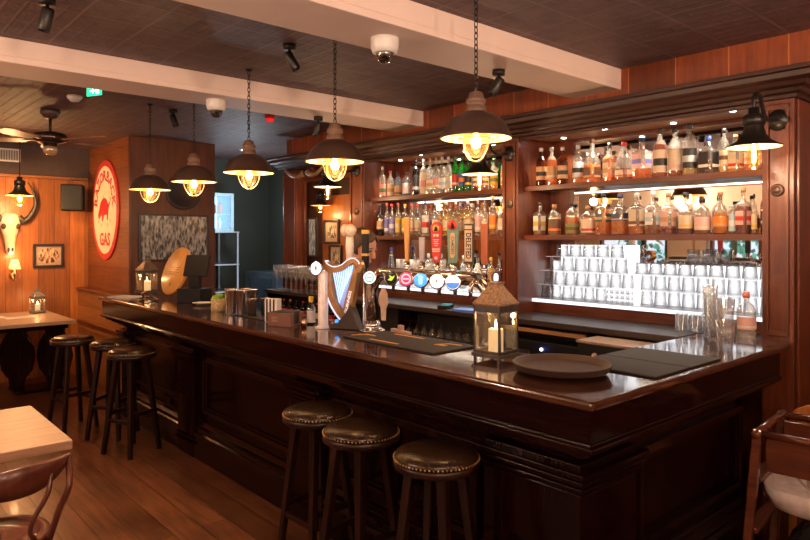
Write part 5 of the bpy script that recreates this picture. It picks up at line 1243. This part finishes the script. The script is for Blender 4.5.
# passage: lit cooler on a steel stand
t=thing('display_cooler','blue lit glass door drinks cooler on a steel shelf in the passage','cooler',(-8.14,3.70,1.735))
cb=pbr('cooler_body',(.25,.33,.38),.4)
m=MB(); m.box(-.24,.22,-.34,.30,0,.02); m.box(-.24,.22,-.34,.30,.48,.50); m.box(-.24,.22,-.34,-.32,.02,.48); m.box(-.24,.22,.28,.30,.02,.48); m.box(-.24,-.22,-.32,.28,.02,.48); m.build('cabinet',cb,t)
MB().box(-.2195,-.215,-.315,.275,.022,.478).build('lit_back',emit('cooler_light',(.30,.68,1),4.5),t); MB().box(-.21,.19,-.315,.275,.225,.232).build('shelf',clear,t)
m=MB(); m.box(.2205,.24,-.34,-.30,0,.50); m.box(.2205,.24,.26,.30,0,.50); m.box(.2205,.24,-.30,.26,0,.04); m.box(.2205,.24,-.30,.26,.46,.50); m.build('door_frame',pbr('cooler_door',(.35,.50,.58),.3),t); MB().box(.228,.232,-.30,.26,.04,.46).build('pane',clear,t)
for i,(y,z,c_) in enumerate([(.00,.2335,'red'),(.09,.2335,'red'),(.18,.2335,'rose'),(.05,.0205,'yellow'),(.17,.0205,'white')]):
    b_=thing('drink_bottle','%s drink in the lit passage cooler, %s'%({'rose':'pink'}.get(c_,c_),['upper shelf, nearest the block','middle of the upper shelf','far end of the upper shelf','lower shelf, nearer the block','lower shelf, far end'][i]),'bottle',(-8.05,3.70+y,1.735+z))
    MB().lathe([(1e-5,0),(.034,0),(.035,.005),(.035,.11),(.014,.14),(.014,.165),(1e-5,.166)],14).build('body',cm(c_),b_)
t=thing('steel_stand','steel shelved stand under the passage cooler','shelving',(-8.12,3.72,0))
for z in (1.72,1.30,.95): MB().box(-.26,.32,-.33,.31,z,z+.0144).build('shelf',steel,t)
for x,y in ((-.24,-.31),(.30,-.31),(.30,.29),(-.24,.29)): MB().box(x-.012,x+.012,y-.012,y+.012,.0008,1.7195).build('upright',steel,t)
t=thing('steel_counter','low steel cabinet with blue sheen at the back of the passage','counter unit',(-7.75,4.52,0))
MB().box(-.42,.42,-.22,.26,.0008,1.20).build('body',pbr('blue_steel',(.16,.24,.32),.3,.6),t,bevel=.006); MB().box(-.30,.30,-.226,-.2205,.55,1.12).build('door',pbr('blue_steel_door',(.10,.18,.27),.25,.5),t)  # blue reflected light is put into the steel colour
t=thing('gas_column','rounded dark metal duct standing at the passage corner','duct',(-6.95,4.62,0))
MB().lathe([(1e-5,.0008),(.14,.0008),(.14,1.55),(.10,1.66),(.04,1.70),(1e-5,1.705)],24).build('shell',pbr('duct_grey',(.07,.08,.08),.35,.4),t)
# ------------------------------------------------------------------ tables and chairs in front
t=thing('dining_table','pale wood topped table in front, with the dark bentwood chair pulled up','table',(-3.56,.46,0))
MB().box(-.40,.40,-.36,.36,.708,.75).build('table_top',pale_wood,t,bevel=.004)
MB().cyl(.035,.03,.7075,18).build('column',black_metal,t); 
for k in range(4): MB().bar((.05*math.cos(k*PI/2),.05*math.sin(k*PI/2),.028),(.30*math.cos(k*PI/2),.30*math.sin(k*PI/2),.012),.05,.022).build('foot',black_metal,t,bevel=.004)
def bentwood(label, loc, rot):
    """back rest towards local +x"""
    t=thing('bentwood_chair',label,'chair',loc,rot,'dark bentwood chairs'); R=.20; H=.455
    MB().lathe([(R-.035,H-.03),(R,H-.032),(R+.006,H-.018),(R,H-.003),(R-.03,H),(R-.036,H-.012)],40).build('seat_ring',chair_wood,t)
    MB().lathe([(1e-5,H-.016),(R-.034,H-.014),(R-.034,H-.006),(.1,H-.010),(1e-5,H-.012)],40).build('seat',chair_wood,t)
    for s_ in (-1,1):
        MB().tube([( -.13,s_*.12,H-.031),(-.15,s_*.14,.22),(-.17,s_*.165,.0008)],[.018,.016,.012],10).build('leg',chair_wood,t)
        MB().tube([( .14,s_*.12,H-.031),(.17,s_*.135,.22),(.20,s_*.15,.0008)],[.018,.016,.012],10).build('leg',chair_wood,t)
        # outer hoop rising from the seat to the tip of the top rail, and the inner bow
        MB().tube(spl([(.15,s_*.15,H-.03),(.205,s_*.165,H+.10),(.235,s_*.190,H+.20),(.168,s_*.216,H+.305)],6),.013,10).build('back_post',chair_wood,t)
        MB().tube(spl([(.165,s_*.09,H-.005),(.195,s_*.06,H+.04),(.215,s_*.065,H+.10),(.240,s_*.105,H+.19),(.222,s_*.125,H+.262)],6),.010,9).build('back_bow',chair_wood,t)
    n=24; vs=[]; 
    for i in range(n+1):
        q=-1+2*i/n; y=.225*q; x=.245-.085*q*q; hgt=.125*(1-.80*abs(q)**2.2); zc=H+.268+.028*abs(q)**3; d=Vector((1,.17/.225*0-.17*q/.225*-1*0,0)); th=.011
        for dx,dz in ((-th,-hgt/2),(th,-hgt/2),(th*1.6,hgt/2-.008),(0,hgt/2),(-th*.6,hgt/2-.008)): vs.append((x+dx+dz*.15,y,zc+dz))
    fs=[(i*5+k,i*5+(k+1)%5,(i+1)*5+(k+1)%5,(i+1)*5+k) for i in range(n) for k in range(5)]+[tuple(range(5)),tuple(n*5+k for k in range(4,-1,-1))]
    m=MB(); m.add(vs,fs,0,None,True); m.build('top_rail',chair_wood,t)
    rr=MB(); rr.tube([(.155*math.cos(2*PI*k/28),.155*math.sin(2*PI*k/28),.24) for k in range(28)],.009,8,True); rr.build('leg_hoop',chair_wood,t)
    return t
c1=bentwood('dark bentwood chair with its curved back toward us at the nearest pale table',(-3.06,.50,0),.18)
dup(c1,(-4.10,.44,0),PI-.1,'dark bentwood chair tucked at the far side of the nearest pale table')
# high chair at the end of the bar, with another chair behind
t=thing('high_chair','reddish wood child high chair with a white tray standing at the end of the bar','high chair',(-.835,2.93,0),.10)
hx_,hy_=.20,.21
def hb(a,b,w,d,n): MB().bar(a,b,w,d,0,(1,0,0)).build(n,hc_wood,t,bevel=.005)
for sx in (-1,1):
    for sy in (-1,1): hb((sx*.235,sy*.235,.0008),(sx*.175,sy*.185,.90),.034,.034,'leg')
def sd(z): q=z/.90; return .235-.06*q,.235-.05*q
for sx in (-1,1):
    x,y=sd(.885); MB().tube([(sx*x,-y-.03,.885),(sx*x,y+.03,.885)],.017,12).build('arm_rail',hc_wood,t)
    x,y=sd(.70); hb((sx*x,-y+.018,.70),(sx*x,y-.018,.70),.022,.045,'side_rail')
    x,y=sd(.50); hb((sx*x,-y+.018,.50),(sx*x,y-.018,.50),.022,.05,'side_rail')
for sy in (-1,1):
    x,y=sd(.885); MB().tube([(-x+.018,sy*y,.885),(x-.018,sy*y,.885)],.015,12).build('cross_rail',hc_wood,t)
    x,y=sd(.70); hb((-x+.018,sy*y,.70),(x-.018,sy*y,.70),.045,.022,'cross_rail')
    x,y=sd(.50); hb((-x+.018,sy*y,.52),(x-.018,sy*y,.52),.05,.022,'cross_rail')
MB().box(-.158,.158,.14,.155,.72,.87).build('back_panel',hc_wood,t,bevel=.004); MB().box(-.158,.158,-.15,-.137,.73,.87).build('front_panel',hc_wood,t,bevel=.004)
m=MB(); m.lathe([(1e-5,.555),(.10,.556),(.15,.575),(.182,.62),(.190,.662),(.182,.662),(.17,.63),(1e-5,.60)],40,0,Matrix.Diagonal((1,.80,1,1)),3.2); m.build('seat_shell',pbr('white_seat',(.80,.78,.80),.35),t)
m=MB(); m.tube(spl([(-.12,-.12,.80),(-.06,-.10,.72),(.0,-.12,.69),(.08,-.10,.74)],5),.006,6); m.build('strap',pbr('strap_grey',(.45,.38,.33),.6),t)
MB().box(-.02,.02,-.128,-.112,.70,.73).build('buckle',steel,t)
t=thing('plastic_bag','crumpled black plastic bag on the floor of the high chair frame','bag',(-.835,2.93,0))
m=MB(); rnd=random.Random(5); n=18; k=10; vs=[]
for i in range(k+1):
    q=i/k
    for j in range(n): a=2*PI*j/n; r_=(.15*math.sin(PI*(.12+.80*q))+.015)*(1+rnd.uniform(-.16,.16)); vs.append((r_*math.cos(a),r_*math.sin(a),.001+.52*q))
m.add(vs,[(i*n+j,i*n+(j+1)%n,(i+1)*n+(j+1)%n,(i+1)*n+j) for i in range(k) for j in range(n)]+[tuple(range(n-1,-1,-1)),tuple(k*n+j for j in range(n))],0,None,True)
m.build('sack',pbr('bag_black',(.02,.018,.02),.22),t)
t=thing('wooden_chair','orange-brown wooden chair whose rounded back shows behind the high chair','chair',(-.85,3.43,0),0)
ow=wood('orange_chair_wood',(.42,.13,.03),(.60,.24,.07),'z',.3,coat=.4)
poly=[(-.19,.58),(-.20,.80),(-.17,.885),(-.12,.915),(.12,.915),(.17,.885),(.20,.80),(.19,.58)]
MB().prism(poly,-.012,.012,0,frame_M((0,-.20,0),(0,-1,0))).build('backrest',ow,t,bevel=.006)
MB().box(-.21,.21,-.18,.22,.43,.455).build('seat',ow,t,bevel=.008)
for x in (-1,1):
    MB().bar((x*.18,-.20,.0008),(x*.18,-.185,.60),.032,.026).build('leg',ow,t,bevel=.004); MB().bar((x*.17,.19,.0008),(x*.17,.17,.4295),.03,.03).build('leg',ow,t,bevel=.004)
# ------------------------------------------------------------------ the bartender
def skin_mesh(V, E, Rr, root=0, sub=2):
    me=bpy.data.meshes.new('tmp'); me.from_pydata(V,E,[]); o=bpy.data.objects.new('tmp',me); COL.objects.link(o)
    sk=o.modifiers.new('Skin','SKIN'); sk.use_smooth_shade=True; sk.branch_smoothing=.4
    for i,d in enumerate(me.skin_vertices[0].data):
        r=Rr[i]; d.radius=r if isinstance(r,tuple) else (r,r); d.use_root=(i==root)
    ss=o.modifiers.new('Sub','SUBSURF'); ss.levels=sub; ss.render_levels=sub
    bpy.context.view_layer.update()
    r=bpy.data.meshes.new_from_object(o.evaluated_get(bpy.context.evaluated_depsgraph_get()))
    bpy.data.objects.remove(o); return r
def remeshed(parts, name, voxel, mat, parent):
    bm=bmesh.new()
    for p in parts: bm.from_mesh(p)
    me=bpy.data.meshes.new('tmp'); bm.to_mesh(me); bm.free()
    o=bpy.data.objects.new('tmp',me); COL.objects.link(o)
    r=o.modifiers.new('R','REMESH'); r.mode='VOXEL'; r.voxel_size=voxel; r.use_smooth_shade=True
    s_=o.modifiers.new('S','SMOOTH'); s_.factor=.5; s_.iterations=3
    bpy.context.view_layer.update()
    res=bpy.data.meshes.new_from_object(o.evaluated_get(bpy.context.evaluated_depsgraph_get())); bpy.data.objects.remove(o)
    bm=bmesh.new(); bm.from_mesh(res); seen=set(); isl=[]
    for v in bm.verts:
        if v in seen: continue
        st=[v]; seen.add(v); cur=[]
        while st:
            q=st.pop(); cur.append(q)
            for e in q.link_edges:
                w_=e.other_vert(q)
                if w_ not in seen: seen.add(w_); st.append(w_)
        isl.append(cur)
    isl.sort(key=len)
    bmesh.ops.delete(bm,geom=[v for c in isl[:-1] for v in c],context='VERTS'); bm.to_mesh(res); bm.free()
    for p in res.polygons: p.use_smooth=True
    res.materials.clear(); return link(name,res,mat,parent)
skin_m=pbr('skin',(.55,.28,.19),.5,var=.06); navy=pbr('navy_shirt',(.020,.022,.040),.75,var=.2); hair_m=pbr('brown_hair',(.075,.035,.018),.55,var=.4,scale=90,bump=.6)
pt=thing('person','person behind the taps in a dark shirt with short brown hair, head bowed','person',(-3.765,2.87,.0008),.38)
J=[(-.20,0,.97),(-.17,0,1.12),(-.10,0,1.30),(-.045,0,1.43),(.0,0,1.50),
   (-.09,-.19,1.40),(-.03,-.27,1.14),(.20,-.17,1.17),(.26,-.15,1.18),
   (-.09,.19,1.40),(-.02,.27,1.14),(.20,.15,1.10),(.26,.12,1.10),
   (-.20,-.10,.90),(-.16,-.11,.50),(-.20,-.11,.09),(-.08,-.13,.035),
   (-.20,.10,.90),(-.16,.11,.50),(-.20,.11,.09),(-.08,.13,.035)]
Ed=[(0,1),(1,2),(2,3),(3,4),(3,5),(5,6),(6,7),(7,8),(3,9),(9,10),(10,11),(11,12),(0,13),(13,14),(14,15),(15,16),(0,17),(17,18),(18,19),(19,20)]
Rr=[(.14,.115),(.14,.11),(.165,.115),(.075,.07),(.058,.058),.062,.048,.030,.032,.062,.048,.030,.032,.088,.058,.042,.036,.088,.058,.042,.036]
base_=skin_mesh(J,Ed,Rr)
parts=[base_]
# hands: palm and five fingers
for (w,d,side) in ((Vector((.26,-.15,1.18)),Vector((.95,.15,.05)),-1),(Vector((.26,.12,1.10)),Vector((.95,-.15,-.1)),1)):
    d.normalize(); up=Vector((0,0,1)); s_=d.cross(up).normalized()*side*-1
    m=MB(); m.sph(.04,tuple(w+d*.045),12,8,0,(1.15,.95,.5))
    for k,(L,off_) in enumerate(((.070,-.028),(.080,-.010),(.075,.009),(.060,.026))):
        p0=w+d*.07+s_*off_; m.tube([p0,p0+d*L*.45-up*.006,p0+d*L*.75-up*.026,p0+d*L*.8-up*.048],[.010,.0095,.009,.007],8)
    p0=w+d*.02-s_*.035; m.tube([p0,p0+d*.03-s_*.022-up*.008,p0+d*.06-s_*.018-up*.025],[.012,.011,.008],8)
    parts.append(m.mesh('tmp'))
# head, turned down
HM=Matrix.Translation((.055,0,1.585))@Matrix.Rotation(.42,4,'Y')
h=MB(); prof=[]; 
def headr(z): # z from -.125 (chin) to .115 (crown)
    return 0
n=24; rings=[(-.122,.026,.030,.052),(-.105,.046,.048,.040),(-.075,.064,.060,.022),(-.04,.078,.066,.012),(0,.090,.072,.002),(.035,.096,.076,-.004),(.07,.090,.072,-.010),(.095,.070,.056,-.014),(.112,.038,.032,-.016),(.117,.010,.01,-.016)]
vs=[]
for z,rx,ry,cx in rings:
    for k in range(n): a=2*PI*k/n; vs.append((cx+rx*math.cos(a),ry*math.sin(a),z))
fs=[(i*n+k,i*n+(k+1)%n,(i+1)*n+(k+1)%n,(i+1)*n+k) for i in range(len(rings)-1) for k in range(n)]+[tuple(range(n-1,-1,-1)),tuple((len(rings)-1)*n+k for k in range(n))]
h.add(vs,fs)
h.tube([(.092,0,.012),(.104,0,-.010),(.116,0,-.032),(.100,0,-.044)],[.008,.011,.014,.010],8)
for s_ in (-1,1):
    h.sph(.022,(-.005,s_*.074,-.012),10,8,0,(.7,.35,1.3)); h.sph(.012,(.084,s_*.032,.022),8,6,0,(.7,1.8,.6))
h.sph(.016,(.090,0,-.068),10,6,0,(.6,1.5,.45)); h.sph(.014,(.090,0,-.078),10,6,0,(.6,1.3,.45)); h.sph(.02,(.078,0,-.105),10,8)
hm=h.mesh('tmp'); hm.transform(HM); parts.append(hm)
nk=MB(); nk.tube([(-.03,0,1.42),(.01,0,1.49),(.045,0,1.55)],[.062,.055,.052],16); parts.append(nk.mesh('tmp'))
remeshed(parts,'body',.006,skin_m,pt)
# eyes, brows
for s_ in (-1,1):
    e_=MB().sph(.0105,(.0835,s_*.032,.006),10,8).mesh('eye'); e_.transform(HM); link('eye',e_,pbr('eye_dark',(.12,.08,.06),.2),pt)
    e_=MB().tube([(.088,s_*.018,.026),(.088,s_*.034,.030),(.078,s_*.050,.024)],.0042,6).mesh('eyebrow'); e_.transform(HM); link('eyebrow',e_,hair_m,pt)
lips=MB().sph(.012,(.096,0,-.073),12,6,0,(.5,1.7,.32)).mesh('mouth'); lips.transform(HM); link('mouth',lips,pbr('lips',(.42,.16,.13),.5),pt)
hr=MB(); vs=[]; rr=[(-.045,.50),(-.01,.62),(.03,.80),(.06,1),(.085,1),(.108,1),(.124,1),(.130,1)]
ringsH=[(-.050,.080,.075,.008),(-.01,.097,.081,-.002),(.035,.104,.085,-.006),(.07,.101,.084,-.010),(.10,.083,.068,-.014),(.122,.050,.042,-.016),(.130,.012,.012,-.016)]
for i,(z,rx,ry,cx) in enumerate(ringsH):
    lim = [1.75,1.65,1.9,2.6,PI,PI,PI][i]
    for k in range(25):
        a=PI+(-lim+2*lim*k/24); vs.append((cx+rx*math.cos(a),ry*math.sin(a),z))
m_=MB(); m_.add(vs,[(i*25+k,i*25+k+1,(i+1)*25+k+1,(i+1)*25+k) for i in range(len(ringsH)-1) for k in range(24)],0,None,True)
hm=m_.mesh('hair'); hm.transform(HM); ho=link('hair',hm,hair_m,pt); so=ho.modifiers.new('Solid','SOLIDIFY'); so.thickness=.010; so.offset=0
# shirt and trousers follow the same skeleton, a little fuller
idx=[0,1,2,3,5,6,9,10]; 
SV=[J[i] for i in (0,1,2,3,5)]+[(-.055,-.238,1.24)]+[J[9]]+[(-.05,.238,1.24)]
SE=[(0,1),(1,2),(2,3),(3,4),(4,5),(3,6),(6,7)]
SR=[(.160,.135),(.158,.13),(.182,.132),(.085,.085),.078,.066,.078,.066]
remeshed([skin_mesh(SV,SE,SR)],'shirt',.010,navy,pt)
TV=[(-.20,0,.98),(-.20,-.10,.90),(-.16,-.11,.50),(-.20,-.11,.10),(-.20,.10,.90),(-.16,.11,.50),(-.20,.11,.10)]
remeshed([skin_mesh(TV,[(0,1),(1,2),(2,3),(0,4),(4,5),(5,6)],[(.158,.132),.105,.076,.062,.105,.076,.062])],'trousers',.010,pbr('trousers_black',(.015,.014,.016),.8),pt)
for s_ in (-1,1):
    m=MB(); m.sph(.055,(-.13,s_*.125,.05),14,8,0,(2.2,.95,.9)); o=m.build('shoe',black_plastic,pt)

# ------------------------------------------------------------------ light
def bay_light(x,y,W): spot('bay_spot_light',(x,y,2.375),(x,y+.0,1.0),W,(1,.86,.68),120,.7,.015)
for bi,(a,b) in enumerate(bays):
    for k in range(4):
        x=a+(b-a)*(k+.5)/4
        bay_light(x,3.90 if k%2 else 4.03,14.0)
# added area lamps outside the two invented windows stand in for daylight
for a_,b_ in wins: area('window_daylight',((a_+b_)/2,YF-.45,2.5),((a_+b_)/2,0,.6),60,(.80,.88,1),b_-a_,.8)
# unseen fill lamps added on our side of the bar
def fill_lamp(label,x,y,W,col=(1,.72,.5)):
    t=thing('ceiling_lamp',label,'ceiling lamp',(x,y,CZ-.0006)); MB().cyl(.09,-.05,0,24).build('base',black_metal,t)
    MB().sph(.07,(0,0,-.12),16,12).build('globe',emit('globe_lamp',(1,.75,.5),4),t); point('room_light',(0,0,-.32),W,col,.10,t)
fill_lamp('globe ceiling lamp over the open floor before the bar corner',.6,.2,22,(1,.68,.50))
fill_lamp('globe ceiling lamp toward the street windows',-3.0,-1.2,60,(1,.66,.46))
# invented wall uplighters, unseen behind us: opaque bowls, so their light only goes up to the ceiling and beams
def uplighter(label,x,y,n,W):
    t=thing('wall_uplighter',label,'wall lamp',(x,y,2.12),math.atan2(n[1],n[0]))
    MB().lathe([(1e-5,-.10),(.03,-.098),(.10,-.06),(.15,.0),(.147,.0),(.098,-.054),(.03,-.09),(1e-5,-.092)],28,0,Matrix.Translation((.16,0,0))).build('bowl',bronze,t)
    MB().box(.0006,.03,-.04,.04,-.09,-.01).build('wall_mount',bronze,t)
    MB().sph(.03,(.16,0,-.035),12,8).build('bulb',emit('uplight_bulb',(1,.75,.5),6),t)
    point('uplight',(.16,0,.015),W,(1,.71,.55),.05,t)
for k,y in enumerate((-1.2,.6,2.4)): uplighter(['bronze wall uplighter nearest the street windows','bronze wall uplighter in the middle of the wall facing the bar end','bronze wall uplighter nearest the back bar wall'][k],2.0795,y,(-1,0),150)
for k,x in enumerate((-4.95,-1.0)): uplighter(['bronze uplighter between the two street windows','bronze uplighter beside the street window nearer the bar'][k],x,YF+.0005,(0,1),80)
# passage
t=thing('passage_light','small round recessed light on the passage ceiling','ceiling lamp',(-7.3,3.85,CZ-.0006)); MB().cyl(.07,-.012,0,24).build('trim',white_plastic,t); MB().cyl(.05,-.0135,-.0125,20).build('lens',emit('cool_lens',(.7,.85,1),6),t)
point('passage_point',(-7.3,3.85,2.0),14,(.82,.93,1),.08)
point('cooler_glow',(-7.75,3.68,2.0),3,(.35,.7,1),.08)
# warm spots added without fixtures to wash the orange boards and the sign
for (p,q,W) in (((-7.2,.9,2.68),(-8.6,1.5,1.2),42),((-7.0,1.0,2.68),(-7.9,2.4,1.8),36)): spot('wall_wash_light',p,q,W,(1,.62,.30),90,.7,.03)
w=bpy.data.worlds.new('World'); scn.world=w; w.use_nodes=True
w.node_tree.nodes['Background'].inputs[0].default_value=(.55,.65,.8,1); w.node_tree.nodes['Background'].inputs[1].default_value=1.6

# ------------------------------------------------------------------ camera
cd=bpy.data.cameras.new('Camera'); cam=bpy.data.objects.new('Camera',cd); COL.objects.link(cam)
cam.location=(0,0,1.65); cam.rotation_euler=(PI/2,0,.845); cd.sensor_width=36; cd.lens=651.07/810*36; cd.shift_y=-(270-238.11)/810; cd.clip_start=.05
scn.camera=cam
scn.view_settings.view_transform='Standard'; scn.view_settings.look='None'; scn.view_settings.exposure=0.5; scn.view_settings.gamma=1; scn.view_settings.use_curve_mapping=False
cy=scn.cycles; cy.transparent_max_bounces=40; cy.max_bounces=8; cy.diffuse_bounces=4; cy.glossy_bounces=5; cy.use_denoising=True; cy.sample_clamp_indirect=6; cy.caustics_reflective=False; cy.caustics_refractive=False
